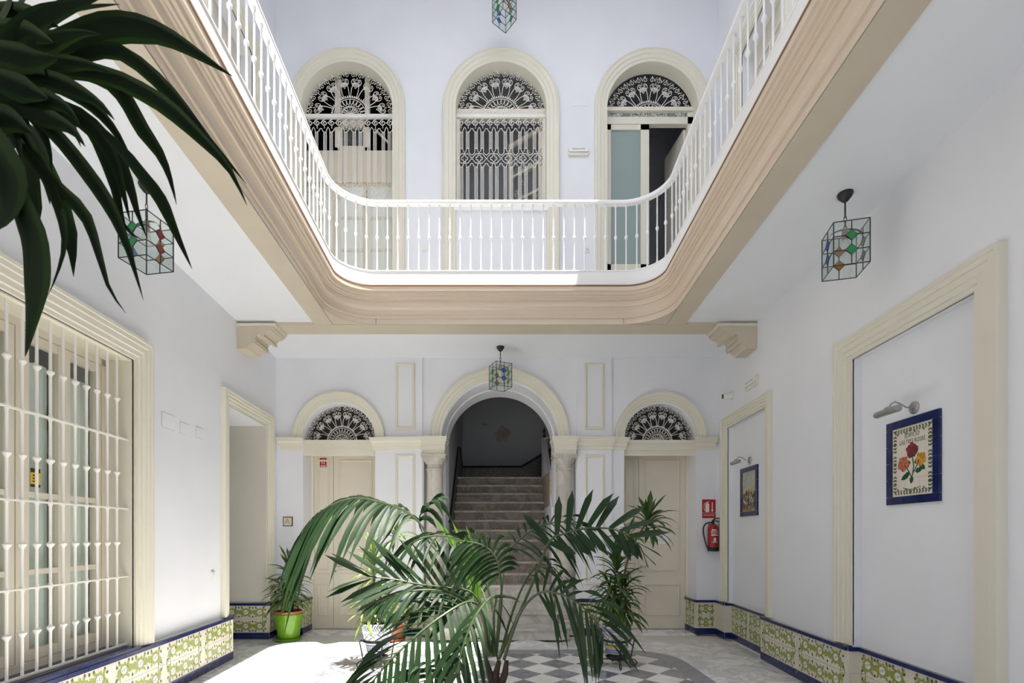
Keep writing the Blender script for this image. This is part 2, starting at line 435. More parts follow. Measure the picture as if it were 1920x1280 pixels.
# ---- left wall
win = (2.55, 4.30, 0.53, 3.02)       # u0,u1,v0,v1 of the barred window
dl = (6.01, 7.19, 0.0, 3.08)
def rect(u0, u1, v0, v1): return [(u0, v0), (u1, v0), (u1, v1), (u0, v1)]
upL = [rect(5.62, 6.72, 4.62, 8.0), rect(2.9, 4.0, 4.62, 8.0)]
upR = [rect(5.62, 6.72, 4.62, 8.0), rect(2.9, 4.0, 4.62, 8.0)]
mb = MB(); mb.sheet([(YF, 0), (dl[0], 0), (dl[0], dl[3]), (dl[1], dl[3]), (dl[1], 0), (YB+0.3, 0), (YB+0.3, ZT), (YF, ZT)],
                    [rect(*win)]+upL, mpL, 0.62)
wall_left = struct(mb, 'wall_left', 'wall', 'white plaster wall with the barred window and a cased opening')
nich = [(6.0, 7.2, 0.0, 3.05), (3.15, 4.38, 0.0, 3.05)]
ND = 0.075
pts = [(YF, 0)]
for nn_ in nich[::-1]: pts += [(nn_[0], 0), (nn_[0], nn_[3]), (nn_[1], nn_[3]), (nn_[1], 0)]
pts += [(YB+0.3, 0), (YB+0.3, ZT), (YF, ZT)]
mb = MB(); mb.sheet(pts, upR, mpR, 0.4)
for nn_ in nich:
    mb.sheet(rect(nn_[0]-0.05, nn_[1]+0.05, 0, nn_[3]+0.05), [], lambda u, v, h: mpR(u, v, h-ND), 0.1)
wall_right = struct(mb, 'wall_right', 'wall', 'white plaster wall with two blind doorways framed in cream')
# ---- back wall
DC, DR, ZS = 2.45, 0.55, 2.957       # side doors: centre, half width, springing height
AC = 0.885                           # half width of the stair arch
UC = [(651-CX)*YB/F, (939.5-CX)*YB/F, (1223-CX)*YB/F]; UR = 0.692; UZ = 8.01
SILL = 6.49
def arch(c, r, zb, zs, n=28): return [(c-r, zb)]+[(x, z) for x, z in arc(c, zs, r, PI, 0, n)]+[(c+r, zb)]
outl = [(XL(YB)-0.5, 0)]+arch(-DC, DR, 0, ZS)+[(-1.16, 0), (-1.16, 2.80), (-AC, 2.80)]+arc(0, ZS, AC, PI, 0, 40)+[(AC, 2.80), (1.16, 2.80), (1.16, 0)]+arch(DC, DR, 0, ZS)+[(XR(YB)+0.3, 0), (XR(YB)+0.3, ZT), (XL(YB)-0.5, ZT)]
holes = [arch(UC[0], UR, 4.62, UZ), arch(UC[1], UR, SILL, UZ), arch(UC[2], UR, 4.62, UZ)]
split = 4.4
low = [p if p[1] < 5 else (p[0], split) for p in outl]
mb = MB(); mb.sheet(low, [], mpB, 0.38)
xa0, xa1 = XL(YB)-0.5, XR(YB)+0.3
mb.sheet([(xa0, split), (xa1, split), (xa1, ZT), (xa0, ZT)], holes, mpB, 0.18)
wall_back = struct(mb, 'wall_back', 'wall', 'white plaster end wall with arched doors below and arched openings above')
mb = MB(); mb.sheet([(-1.95, 0), (-0.865, 0)]+arc(0, ZS, 0.865, PI, 0, 40)+[(0.865, 0), (1.95, 0), (1.95, 4.7), (-1.95, 4.7)], [], lambda u, v, h: Vector((u, YB+0.381-h, v)), 0.40)
build(mb, 'arch_wall', 'wall', wall_back)
# unseen wall behind the viewer; its doorway is sized to let in sky light
mb = MB(); mb.sheet([(XL(YF)-0.4, 0), (-1.1, 0), (-1.1, 2.9), (1.1, 2.9), (1.1, 0), (XR(YF)+0.4, 0), (XR(YF)+0.4, ZT), (XL(YF)-0.4, ZT)], [], lambda u, v, h: Vector((u, YF+h, v)), 0.3)
struct(mb, 'wall_front', 'wall', 'unseen white plaster wall with a doorway sized to let in sky light')
# ---- gallery floor slab / lower ceiling
lo = [(OUTX(-1.2), -1.2), (OUTX(6.45), 6.45), (-OUTX(6.45), 6.45), (-OUTX(-1.2), -1.2)]
big = [(XL(YF)-0.2, YF-0.1), (XR(YF)+0.2, YF-0.1), (XR(YB)+0.1, YB+0.1), (XL(YB)-0.1, YB+0.1)]
mb = MB(); mb.sheet(big, [lo], lambda u, v, h: Vector((u, v, ZC-h)), 0.40)
ceiling = struct(mb, 'ceiling', 'ceil', 'white plaster ceiling under the upper gallery')
# beams under the gallery edge
beam = empty('gallery_beam', (0, 6.3, ZC), 'beige painted beam running around the underside of the gallery edge', None, kind='structure')
inv = beam.matrix_basis.inverted()
def bchild(mb, name, mats, smooth=False, parent=beam): return build(mb, name, mats, parent, smooth, mtx=inv)
for s_ in (-1, 1):
    mb = MB(); mb.prism([(s_*(INX(-1.2)+0.006), -1.2), (s_*OUTX(-1.2), -1.2), (s_*OUTX(6.29), 6.29), (s_*(INX(6.29)+0.006), 6.29)][::s_], 4.17, 4.56); bchild(mb, 'side_beam', 'beam')
    # corner spandrel between the curve and the straight beams
    lp = [p for p in loop_path() if p[0]*s_ > 0 and p[1] > 5.5]
    cor = (s_*INX(6.286), 6.286)
    cp = sorted(lp, key=lambda p: -p[1])
    mb = MB(); mb.prism([cor]+cp, 4.1712, 4.1755); bchild(mb, 'corner_panel', 'beam')
    mb = MB(); mb.box(s_*INX(5.77)-0.003, s_*INX(5.77)+0.003, 5.77, 6.29, 4.1695, 4.1702); 
mb = MB(); mb.prism([(XL(6.29), 6.29), (XR(6.29), 6.29), (XR(6.59), 6.59), (XL(6.59), 6.59)], 4.168, 4.56); bchild(mb, 'cross_beam', 'beam')
# moulded fascia
prof = [(0, 4.171), (0.0, 4.245), (0.018, 4.247), (0.018, 4.262), (0.004, 4.266), (0.008, 4.30), (0.020, 4.34), (0.045, 4.368), (0.060, 4.370), (0.060, 4.440), (0.078, 4.443), (0.082, 4.458), (0.098, 4.462), (0.102, 4.485), (0.122, 4.490), (0.125, 4.525), (0.145, 4.530), (0.148, 4.578), (0.0, 4.578)]
fp = loop_path(0, -1.2)
mpZ = lambda u, v, h: Vector((u, v, h))
mb = MB(); mb.sweep(fp, prof, mpZ, side=1); fas = bchild(mb, 'fascia', 'fascia')
mb = MB(); mb.sweep(fp, [(-0.2, 4.5785), (0.153, 4.5785), (0.153, 4.596), (-0.2, 4.596)], mpZ, side=1); bchild(mb, 'wood_edge', 'brown_edge')
mb = MB(); mb.sweep(fp, [(-0.03, 4.597), (0.118, 4.597), (0.118, 4.775), (0.125, 4.780), (0.125, 4.792), (-0.03, 4.792)], mpZ, side=1); bchild(mb, 'curb', 'white_paint')
for s_ in (-1, 1):
    mb = MB(); x = s_*(INX(5.766)-0.52); mb.box(x-0.002, x+0.002, 6.284, 6.287, 4.172, 4.262); bchild(mb, 'fascia_joint', 'black')
# far end of the patio behind the viewer
mb = MB(); mb.box(-OUTX(-1.2)-0.1, OUTX(-1.2)+0.1, -1.5, -1.2, 4.168, 4.79); bchild(mb, 'end_beam', 'beam')
# unseen roof slab; its opening is shaped to control sun and sky light
ro = [(2.2, -1.2), (2.35, 5.65), (-1.35, 5.65), (-1.2, -1.2)]
mb = MB(); mb.sheet(big, [ro], lambda u, v, h: Vector((u, v, ZT-h)), 0.3)
struct(mb, 'roof', 'ceil', 'unseen white slab with an opening shaped for the sun and sky light')
# corbels under the cross beam
cprof = [(0, 0), (0.50, 0), (0.50, -0.035), (0.47, -0.05), (0.455, -0.085), (0.40, -0.10), (0.37, -0.135), (0.365, -0.16), (0.33, -0.165), (0.30, -0.14), (0.27, -0.15), (0.255, -0.19), (0.27, -0.225), (0.25, -0.245), (0.215, -0.25), (0.17, -0.285), (0.15, -0.315), (0.0, -0.315)]
for s_, lab in ((-1, 'beige stepped corbel above the cased opening beside the green pot'), (1, 'beige stepped corbel above the framed blind doorway by the fire extinguisher')):
    xw = XL(6.25)-0.02 if s_ < 0 else XR(6.25)+0.02
    c = empty('corbel', (xw, 6.25, 4.168), lab, 'corbel')
    mb = MB(); mb.prism([(-s_*x, z) for x, z in cprof], 0, 0.34, lambda a, b, h: Vector((a, h, b))); build(mb, 'bracket', 'beam', c)
    mb = MB()
    for a, b in (((0.47, -0.05), (0.455, -0.085)), ((0.365, -0.16), (0.33, -0.165)), ((0.25, -0.245), (0.215, -0.25))):
        mb.box(-s_*a[0]-0.012, -s_*a[0]+0.012, -0.006, 0.345, a[1]-0.012, a[1]+0.002)
    build(mb, 'fillet', 'beam', c)
    mb = MB(); mb.box(-0.01 if s_ < 0 else -0.51, 0.51 if s_ < 0 else 0.01, -0.01, 0.35, -0.03, -0.001); build(mb, 'cap_strip', 'cream', c)

# ---- railing of the gallery
rail = empty('balcony_railing', (0, 6.216, 4.79), 'white railing with slim knobbed balusters around the upper gallery', 'railing')
rinv = rail.matrix_basis.inverted()
rp = loop_path(0.07, 0.4)
mb = MB(); mb.sweep(rp, [(-0.034, 5.635), (0.034, 5.635), (0.040, 5.648), (0.040, 5.662), (0.026, 5.684), (-0.026, 5.684), (-0.040, 5.662), (-0.040, 5.648), (-0.034, 5.635)], mpZ, 1)
build(mb, 'handrail', 'white_paint', rail, True, rinv)
mb = MB(); mb.sweep(rp, [(-0.022, 4.792), (0.022, 4.792), (0.022, 4.806), (-0.022, 4.806), (-0.022, 4.792)], mpZ, 1)
build(mb, 'bottom_rail', 'white_paint', rail, False, rinv)
mb = MB(); mb.lathe([(0.013, 4.80), (0.013, 4.83), (0.0085, 4.84), (0.0085, 5.195), (0.011, 5.20), (0.019, 5.215), (0.021, 5.225), (0.019, 5.236), (0.011, 5.25), (0.0085, 5.255), (0.0085, 5.60), (0.013, 5.61), (0.013, 5.64)], (0, 0, -4.79), 10)
bal = mb.mesh('baluster', 'white_paint', True)
acc = 0.0; step = 0.130; nxt = 0.065
for i in range(len(rp)-1):
    a, b = Vector(rp[i]), Vector(rp[i+1]); L_ = (b-a).length
    while nxt <= acc+L_:
        p = a+(b-a)*((nxt-acc)/L_)
        obj('baluster', bal, rail, T(p.x, p.y-6.216, 0)); nxt += step
    acc += L_

# ================================================================== TRIMS
tp = [(0.0, -0.01), (0.0, 0.022), (0.03, 0.022), (0.034, 0.034), (0.075, 0.034), (0.08, 0.044), (0.125, 0.046), (0.13, 0.054), (0.165, 0.054), (0.17, 0.06), (0.195, 0.06), (0.2, 0.052), (0.2, -0.01)]
TRIMN = [0]
def trim(path, mp, side, label, prof=tp, scale=1.0, mname='cream'):
    TRIMN[0] += 1
    m_ = MB(); m_.sweep(path, [(d*scale, h) for d, h in prof], mp, side)
    return struct(m_, 'trim_%d' % TRIMN[0], mname, label, smooth=True)
def legs(u0, u1, v0, v1): return [(u1, v0), (u1, v1), (u0, v1), (u0, v0)]
trim(legs(win[0], win[1], 0.53, 3.02), mpL, -1, 'cream stepped moulding around the barred window')
trim(legs(6.01, 7.19, 0.53, 3.08), mpL, -1, 'cream stepped moulding around the cased opening', scale=0.85)
trim(legs(6.0, 7.2, 0.53, 3.05), mpR, -1, 'cream moulding around the blind doorway with the street scene plaque', scale=0.78)
trim(legs(3.15, 4.38, 0.53, 3.05), mpR, -1, 'cream moulding around the blind doorway with the rose plaque')
for mp_, side_nm in ((mpL, 'barred window'), (mpR, 'rose plaque')):
    for u0 in (5.62, 2.9):
        trim(legs(u0, u0+1.1, 4.62, 8.0), mp_, -1, 'cream moulding of an upper gallery door on the side of the %s' % side_nm)
ap = [(0.0, -0.02), (0.0, 0.028), (0.045, 0.028), (0.05, 0.04), (0.10, 0.044), (0.107, 0.056), (0.16, 0.06), (0.165, 0.068), (0.185, 0.066), (0.195, 0.05), (0.195, -0.01)]
apu = [(0.0, -0.17), (-0.004, -0.17), (-0.004, 0.0)]+ap[1:]
def arch_path(c, r, zb, zs, n=36): return [(c-r, zb)]+arc(c, zs, r, PI, 0, n)+[(c+r, zb)] if zb < zs else arc(c, zs, r, PI, 0, n)
trim(arch_path(UC[0], UR, 4.6, UZ), mpB, 1, 'cream arched moulding around the tall upper grille door', apu)
trim(arch_path(UC[1], UR, 4.6, UZ), mpB, 1, 'cream arched moulding around the upper window with the quatrefoil grille', apu)
trim(arch_path(UC[2], UR, 4.6, UZ), mpB, 1, 'cream arched moulding around the upper door with frosted glass', apu)
trim(arc(-DC, 2.985, DR, PI, 0, 30), mpB, 1, 'cream arched moulding above the door with the red notice', ap, 0.78)
trim(arc(DC, 2.985, DR, PI, 0, 30), mpB, 1, 'cream arched moulding above the door with the paper notice', ap, 0.78)
trim(arc(0, 2.985, AC, PI, 0, 48), mpB, 1, 'cream arched moulding above the marble staircase', ap, 0.92)
# impost mouldings at the springing of the arches
ip = [(0.0, -0.02), (0.0, 0.02), (0.05, 0.025), (0.055, 0.04), (0.10, 0.05), (0.12, 0.075), (0.15, 0.08), (0.155, 0.095), (0.18, 0.095), (0.18, -0.02)]
def impost(x0, x1, lab, ext=0.0):
    TRIMN[0] += 1
    m_ = MB()
    # run along x; profile d = height above 2.80, h = projection
    q = len(ip); o = 0
    def row(x, k): return [Vector((x+k*max(h, 0), YB-h-ext, 2.80+d)) for d, h in ip]
    a = row(x0, -0.6); b = row(x1, 0.6); m_.v += a+b
    for j in range(q-1): m_.face((j, j+1, q+j+1, q+j))
    m_.face(range(q)); m_.face([q+j for j in range(q)][::-1])
    return struct(m_, 'trim_%d' % TRIMN[0], 'cream', lab)
impost(-3.33, -3.02, 'cream impost moulding beside the framed letter plaque')
impost(-1.92, -1.74, 'cream impost moulding beside the door with the red notice', 0.0)
impost(-1.71, -1.19, 'cream impost moulding across the pilaster by the red notice door', 0.035)
impost(1.19, 1.71, 'cream impost moulding across the pilaster by the paper notice door', 0.035)
impost(1.74, 1.91, 'cream impost moulding beside the door with the paper notice', 0.0)
impost(3.0, 3.25, 'cream impost moulding above the fire extinguisher', 0.0)
# pilasters with raised frames
for s_ in (-1, 1):
    x0, x1 = sorted((s_*1.175, s_*1.70))
    for z0, z1 in ((0.0, 2.80), (2.98, ZC)):
        mb = MB(); mb.box(x0, x1, YB-0.035, YB+0.02, z0, z1); build(mb, 'pilaster', 'wall', wall_back)
    cx = s_*1.435; w = 0.15
    for z0, z1 in ((0.75, 2.72), (3.10, 4.11)):
        fr = [(cx-w, z0), (cx+w, z0), (cx+w, z1), (cx-w, z1)]
        mb = MB(); mb.sweep(fr, [(0, 0.03), (0, 0.05), (0.012, 0.058), (0.028, 0.058), (0.034, 0.045), (0.045, 0.04), (0.045, 0.03)], mpB, 1, closed=True)
        build(mb, 'panel_frame', 'cream', wall_back)

# ================================================================== STAIRCASE
stair = empty('staircase', (0, 7.1, 0), 'marble staircase rising through the central arch', None, kind='structure')
sinv = stair.matrix_basis.inverted()
RZ = 0.1775
ys = [7.08, 7.42, 7.66]+[7.66+0.19*i for i in range(1, 13)]
for k, y in enumerate(ys):
    z1 = RZ*(k+1); z0 = RZ*k
    w = (1.02, 0.86)[k] if k < 2 else 0.835
    yb = (ys[k+1]+0.05) if k+1 < len(ys) else 11.2
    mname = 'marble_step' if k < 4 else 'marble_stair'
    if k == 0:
        pl = [(w, yb)]+arc(w-0.16, y+0.16, 0.16, 0, -PI/2, 6)+arc(-w+0.16, y+0.16, 0.16, -PI/2, -PI, 6)+[(-w, yb)]
    else: pl = [(w, yb), (w, y), (-w, y), (-w, yb)]
    mb = MB(); mb.prism(pl[::-1], max(0, z0-0.02), z1-0.035); build(mb, 'riser', mname if k < 4 else 'riser_shade', stair, mtx=sinv)
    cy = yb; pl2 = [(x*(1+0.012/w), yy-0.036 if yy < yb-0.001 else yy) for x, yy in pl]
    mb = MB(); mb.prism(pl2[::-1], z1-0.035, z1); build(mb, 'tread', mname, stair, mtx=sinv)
# stairwell walls
YW = 11.2
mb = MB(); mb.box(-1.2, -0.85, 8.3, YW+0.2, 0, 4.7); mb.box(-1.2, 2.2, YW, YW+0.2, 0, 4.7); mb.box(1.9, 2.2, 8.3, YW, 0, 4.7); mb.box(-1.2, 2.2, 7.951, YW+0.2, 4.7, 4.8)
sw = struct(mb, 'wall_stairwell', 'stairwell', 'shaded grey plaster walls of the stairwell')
mb = MB(); mb.prism([(0.835, 8.3), (1.9, 8.3), (1.9, YW), (0.835, YW)], 2.0, 2.6, None); build(mb, 'landing_floor', 'marble_stair', stair, mtx=sinv)
# parapet on the open side of the flight
mb = MB(); pr = [(8.05, 0), (8.05, 1.95), (9.95, 3.47), (9.95, 2.6), (9.95, 0)]
mb.prism(pr, 0.838, 0.93, lambda a, b, h: Vector((h, a, b))); build(mb, 'parapet', 'wall', stair, mtx=sinv)
mb = MB(); mb.lathe([(0.02, 0), (0.03, 0.03), (0.012, 0.06), (0.028, 0.10), (0.03, 0.13), (0.0, 0.2)], (0.885, 9.88, 3.45), 10); build(mb, 'finial', 'black', stair, mtx=sinv)
mb = MB(); mb.tube([(0.885, 9.88, 3.5), (0.885, 9.88, 3.62)], 0.012, 6); build(mb, 'newel', 'white_paint', stair, mtx=sinv)
mb = MB(); mb.tube([(0.885, 9.88, 3.42), (1.5, 9.95, 3.62)], 0.014, 6); build(mb, 'upper_rail', 'white_paint', stair, mtx=sinv)
# dado of dark tiles with a black cap following the stairs
def band(p, q, h, tname):
    pass
dd = empty('baseboard_stairs', (0, YW, 2.66), 'dark patterned tile dado with a black cap along the stairs', None, kind='structure'); dinv = dd.matrix_basis.inverted()
zs_ = lambda y: 0.16+0.93*(y-7.08)+0.42
mb = MB(); mb.prism([(8.3, 0.0), (8.3, zs_(8.3)), (9.95, zs_(9.95)), (10.45, 3.35), (YW, 3.03), (YW, 0.0)], -0.85, -0.842, lambda a, b, h: Vector((h, a, b))); build(mb, 'tile_band', 'stair_tile', dd, mtx=dinv)
mb = MB(); mb.prism([(-0.85, 2.6), (0.49, 2.6), (1.9, 2.9), (1.9, 3.88), (0.49, 3.03), (-0.85, 3.03)], YW-0.01, YW, lambda a, b, h: Vector((a, h, b))); build(mb, 'tile_band', 'stair_tile', dd, mtx=dinv)
mb = MB()
cap = [Vector((-0.84, 8.3, zs_(8.3))), Vector((-0.84, 9.95, zs_(9.95))), Vector((-0.84, 10.45, 3.35)), Vector((-0.84, YW-0.01, 3.04)), Vector((0.49, YW-0.01, 3.04)), Vector((1.9, YW-0.01, 3.89))]
mb.tube(cap, 0.028, 4); build(mb, 'cap_strip', 'black', dd, mtx=dinv)
# damp stains where plaster has flaked off the stairwell wall
random.seed(11)
for cx, cz, rx, rz in ((0.06, 3.98-0.2, 0.20, 0.20), (-0.34, 4.0, 0.09, 0.03)):
    nn_ = 28; pl = []
    for i in range(nn_):
        a = 2*PI*i/nn_; k = 0.8+0.35*mnoise.noise(Vector((math.cos(a)*2, math.sin(a)*2, cx*9)))
        pl.append((cx+rx*k*math.cos(a), cz+rz*k*math.sin(a)*(1.3 if math.sin(a) > 0 and abs(math.cos(a)) < 0.4 else 1)))
    mb = MB(); mb.prism(pl, YW-0.003, YW, lambda a, b, h: Vector((a, h, b))); build(mb, 'plaster_stain', 'stain', sw)

# ---- columns
def column(x, lab):
    c = empty('column', (x, YB+0.03, 0), lab, 'column')
    mb = MB(); mb.box(-0.17, 0.17, -0.17, 0.17, 0, 0.10); mb.lathe([(0.165, 0.10), (0.175, 0.13), (0.165, 0.16), (0.145, 0.17), (0.15, 0.20), (0.13, 0.22)], n=28); build(mb, 'base', 'marble_column', c, True)
    mb = MB(); mb.lathe([(0.13, 0.22), (0.132, 0.8), (0.128, 1.6), (0.117, 2.50)], n=28); build(mb, 'shaft', 'marble_column', c, True)
    mb = MB(); mb.lathe([(0.117, 2.48), (0.132, 2.49), (0.134, 2.51), (0.12, 2.52), (0.12, 2.57), (0.135, 2.585), (0.165, 2.64), (0.172, 2.66)], n=28); mb.box(-0.18, 0.18, -0.18, 0.18, 2.66, 2.69); mb.box(-0.19, 0.19, -0.19, 0.19, 2.69, 2.715); build(mb, 'capital', 'marble_column', c, True)
    mb = MB()
    for z0, z1, w in ((2.715, 2.78, 0.165), (2.78, 2.86, 0.172), (2.86, 2.90, 0.18), (2.90, 2.94, 0.19), (2.94, 2.985, 0.20)):
        mb.box(-w, w, -w+0.02, w, z0, z1)
    build(mb, 'impost_block', 'cream', c)
column((816-CX)*YB/F-0.01, 'pale marble column beside the pilaster next to the door with the red notice')
column((1057-CX)*YB/F+0.01, 'pale marble column beside the pilaster next to the door with the paper notice')
# ================================================================== DADOS
m_ = MB(); m_.box(-0.5, 0.5, -0.5, 0.5, -0.5, 0.5)
CUBE = {k: None for k in ('tile_blue', 'tile_cream')}
for k in CUBE: CUBE[k] = m_.mesh('wall_tile', k)
def wreath(n, w, h):
    """flat print: medallions in a ring with leaves and hearts. local x along the wall, z up, y out"""
    b = MB(); b.mi = 0
    def blob(cx, cz, rx, rz, rot, mi, y, k=8, star=0.0):
        b.mi = mi; o = len(b.v); ca, sa = math.cos(rot), math.sin(rot)
        for i in range(k):
            a = 2*PI*i/k; s_ = 1+star*(1 if i % 2 else -1)
            x, z = rx*s_*math.cos(a), rz*s_*math.sin(a)
            b.v.append(Vector((cx+x*ca-z*sa, y, cz+x*sa+z*ca)))
        b.face(range(o, o+k))
    def leaf(cx, cz, L, W, rot, mi, y):
        b.mi = mi; ca, sa = math.cos(rot), math.sin(rot); o = len(b.v)
        for x, z in ((0, 0), (L*0.45, W), (L, 0), (L*0.45, -W)): b.v.append(Vector((cx+x*ca-z*sa, y, cz+x*sa+z*ca)))
        b.face(range(o, o+4))
    dx = w/n; rows = h/2
    xs = [-w/2+dx*(i+0.5) for i in range(n)]
    zc = h*0.27
    nodes = [(x, zc) for x in xs]+[(x, -zc) for x in xs]
    side = [(-w/2+0.03, 0), (w/2-0.03, 0)]
    rm = min(dx*0.30, 0.042)
    for i, (x, z) in enumerate(nodes):
        blob(x, z, rm*1.55, rm*1.45, 0.2, 0, -0.0002, 16, 0.16)
        blob(x, z, rm*0.85, rm*0.8, 0, 2, -0.0006, 12)
        for q in range(4): leaf(x-rm*0.4+0.25*q*rm, z-rm*0.35+(q % 2)*rm*0.35, rm*0.55, rm*0.13, 0.9 if q % 2 else 2.0, 3, -0.0010)
        for a in (0.8, 2.34, 3.94, 5.48): leaf(x+rm*1.2*math.cos(a), z+rm*1.2*math.sin(a), rm*1.3, rm*0.38, a, 0, -0.0003)
    for x, z in side:
        blob(x, z, rm*0.85, rm*1.35, 0, 0, -0.0002, 14, 0.12); blob(x, z, rm*0.5, rm*0.9, 0, 2, -0.0006, 10)
        for q in range(4): leaf(x-rm*0.3, z-rm*0.6+q*rm*0.35, rm*0.6, rm*0.1, 0.3*(-1)**q, 3, -0.0010)
    # leafy band running around the ring
    b.mi = 0; ring = []
    for j in range(64):
        t = 2*PI*j/64; c_, s_ = math.cos(t), math.sin(t); e_ = 0.45
        ring.append((math.copysign(abs(c_)**e_, c_)*(w/2-0.035), math.copysign(abs(s_)**e_, s_)*zc, t))
    o = len(b.v)
    for j, (x, z, t) in enumerate(ring):
        q = rm*(0.42+0.22*math.sin(j*1.9)); nx, nz = math.cos(t)*0.6, math.sin(t)
        b.v += [Vector((x-nx*q, -0.00015, z-nz*q)), Vector((x+nx*q, -0.00015, z+nz*q))]
    for j in range(64): k2 = (j+1) % 64; b.face((o+2*j, o+2*j+1, o+2*k2+1, o+2*k2))
    for j, (x, z, t) in enumerate(ring):
        if j % 2 == 0: leaf(x, z, rm*1.25, rm*0.33, t+(0.8 if j % 4 else -0.8), 0, -0.00035); leaf(x, z, rm*1.1, rm*0.3, t+PI+(0.8 if j % 4 else -0.8), 0, -0.00035)
    # vine between the medallions
    for j in (1, -1):
        for i in range(n-1):
            x = (xs[i]+xs[i+1])/2
            for a in (0.6, 2.5, 3.7, 5.7): leaf(x, j*zc, rm*1.5, rm*0.42, a, 0, -0.0004)
            for q in (1, -1): blob(x, j*zc+q*rm*1.55, rm*0.30, rm*0.38, 0, 1, -0.0009, 6)
        for sx in (-1, 1):
            xe = sx*(w/2-0.02)
            leaf(sx*xs[-1]+sx*rm*0.8, j*zc, rm*2.0, rm*0.5, (0 if sx > 0 else PI)-sx*j*0.9, 0, -0.0004)
            blob(xe, j*zc*1.0+j*rm*0.9, rm*0.36, rm*0.3, 0.7*sx*j, 1, -0.0009, 6)
            blob(xe, j*zc*0.35, rm*0.3, rm*0.3, 0, 1, -0.0009, 6)
    b2 = [(x, z) for x in xs for z in (zc, -zc)]
    for x, z in b2:
        for q in (-1, 1): blob(x+q*dx*0.28, z+math.copysign(rm*1.75, z), rm*0.24, rm*0.32, 0, 1, -0.0010, 6)
    return b.mesh('wreath_print', ['print_green', 'print_leaf', 'print_white', 'print_grey'], recalc=False)
WR = {}
def wreath_mesh(n, w):
    key = (n, round(w, 2))
    if key not in WR: WR[key] = wreath(n, w, 0.37)
    return WR[key]
DH = 0.52
def dado(root, p0, p1, wreaths=True, unit=0.66):
    """p0->p1 in plan, the room lies to the RIGHT of the direction p0->p1"""
    p0, p1 = Vector(p0), Vector(p1); d = p1-p0; L = d.length
    if L < 0.01: return
    a = math.atan2(d.y, d.x); base = T(p0.x, p0.y, 0) @ R(a)
    nrm = -1  # local -y is towards the room
    g = MB(); g.box(0, L, 0.0, 0.05, 0, DH-0.002); obj('backing', g.mesh('backing', 'grout'), root, root.matrix_basis.inverted() @ base)
    ri = root.matrix_basis.inverted()
    def tiles(z0, z1, size, mname, proud, name, off=0):
        x = -off
        while x < L-0.004:
            x0, x1 = max(0, x), min(L, x+size)
            if x1-x0 > 0.006:
                w = x1-x0-0.003
                obj(name, CUBE[mname], root, ri @ base @ T((x0+x1)/2, 0.005-proud/2, (z0+z1)/2) @ S(w, proud+0.01, z1-z0-0.003))
            x += size
    tiles(0, 0.093, 0.2, 'tile_blue', 0.012, 'base_tile')
    tiles(0.093, 0.288, 0.195, 'tile_cream', 0.008, 'panel_tile'); tiles(0.288, 0.483, 0.195, 'tile_cream', 0.008, 'panel_tile')
    tiles(0.483, 0.52, 0.2, 'tile_blue', 0.022, 'cap_tile')
    if wreaths and L > 0.16:
        k = max(1, round(L/unit)); w = L/k
        n = 3 if w > 0.5 else (2 if w > 0.28 else 1)
        for i in range(k):
            obj('wreath_print', wreath_mesh(n, w-0.07), root, ri @ base @ T(w*(i+0.5), -0.0084, 0.288))
bl = empty('baseboard_left', (XL(3), 3, 0), 'tile dado with green wreaths and blue edges under the barred window', None, kind='structure')
br = empty('baseboard_right', (XR(3), 3, 0), 'tile dado with green wreaths and blue edges along the wall with the plaques', None, kind='structure')
bb = empty('baseboard_back', (0, YB, 0), 'tile dado with green wreaths and blue edges along the end wall', None, kind='structure')
def wl(y, h=0.0): return (XL(y)+h, y)
def wr(y, h=0.0): return (XR(y)-h, y)
# room on the right of the direction: left wall is walked with +y, right wall with -y, back wall with +x
dado(bl, wl(0.5, 0.05), wl(6.03, 0.05))
dado(bl, wl(6.03, 0.05), (XL(6.03)-0.2, 6.03), False)
dado(bl, (XL(7.17)-0.62, 7.17), (XL(7.17)+0.05, 7.17), True, 0.5)
dado(bl, wl(7.17, 0.05), wl(YB-0.05, 0.05), True, 0.4)
dado(bb, (XL(YB)+0.06, YB-0.05), (-3.0, YB-0.05), True, 0.3)
dado(bb, (-3.0, YB-0.05), (-3.0, 7.93), True, 0.4)
dado(bb, (-1.93, YB-0.05), (-1.17, YB-0.05), True, 0.4)
dado(bb, (1.17, YB-0.05), (1.93, YB-0.05), True, 0.4)
dado(bb, (2.97, 7.93), (2.97, YB-0.05), True, 0.4)
dado(bb, (2.97, YB-0.05), (XR(YB)-0.06, YB-0.05), True, 0.4)
nr = lambda y: wr(y, -ND+0.03)
dado(br, wr(YB-0.05, 0.055), wr(7.18, 0.055), False)
dado(br, wr(7.18, 0.055), nr(7.18), False)
dado(br, nr(7.18), nr(6.02), True, 0.58)
dado(br, nr(6.02), wr(6.02, 0.055), False)
dado(br, wr(6.02, 0.055), wr(4.36, 0.055), True, 0.8)
dado(br, wr(4.36, 0.055), nr(4.36), False)
dado(br, nr(4.36), nr(3.17), True, 0.6)
dado(br, nr(3.17), wr(3.17, 0.055), False)
dado(br, wr(3.17, 0.055), wr(0.5, 0.055), True, 0.66)

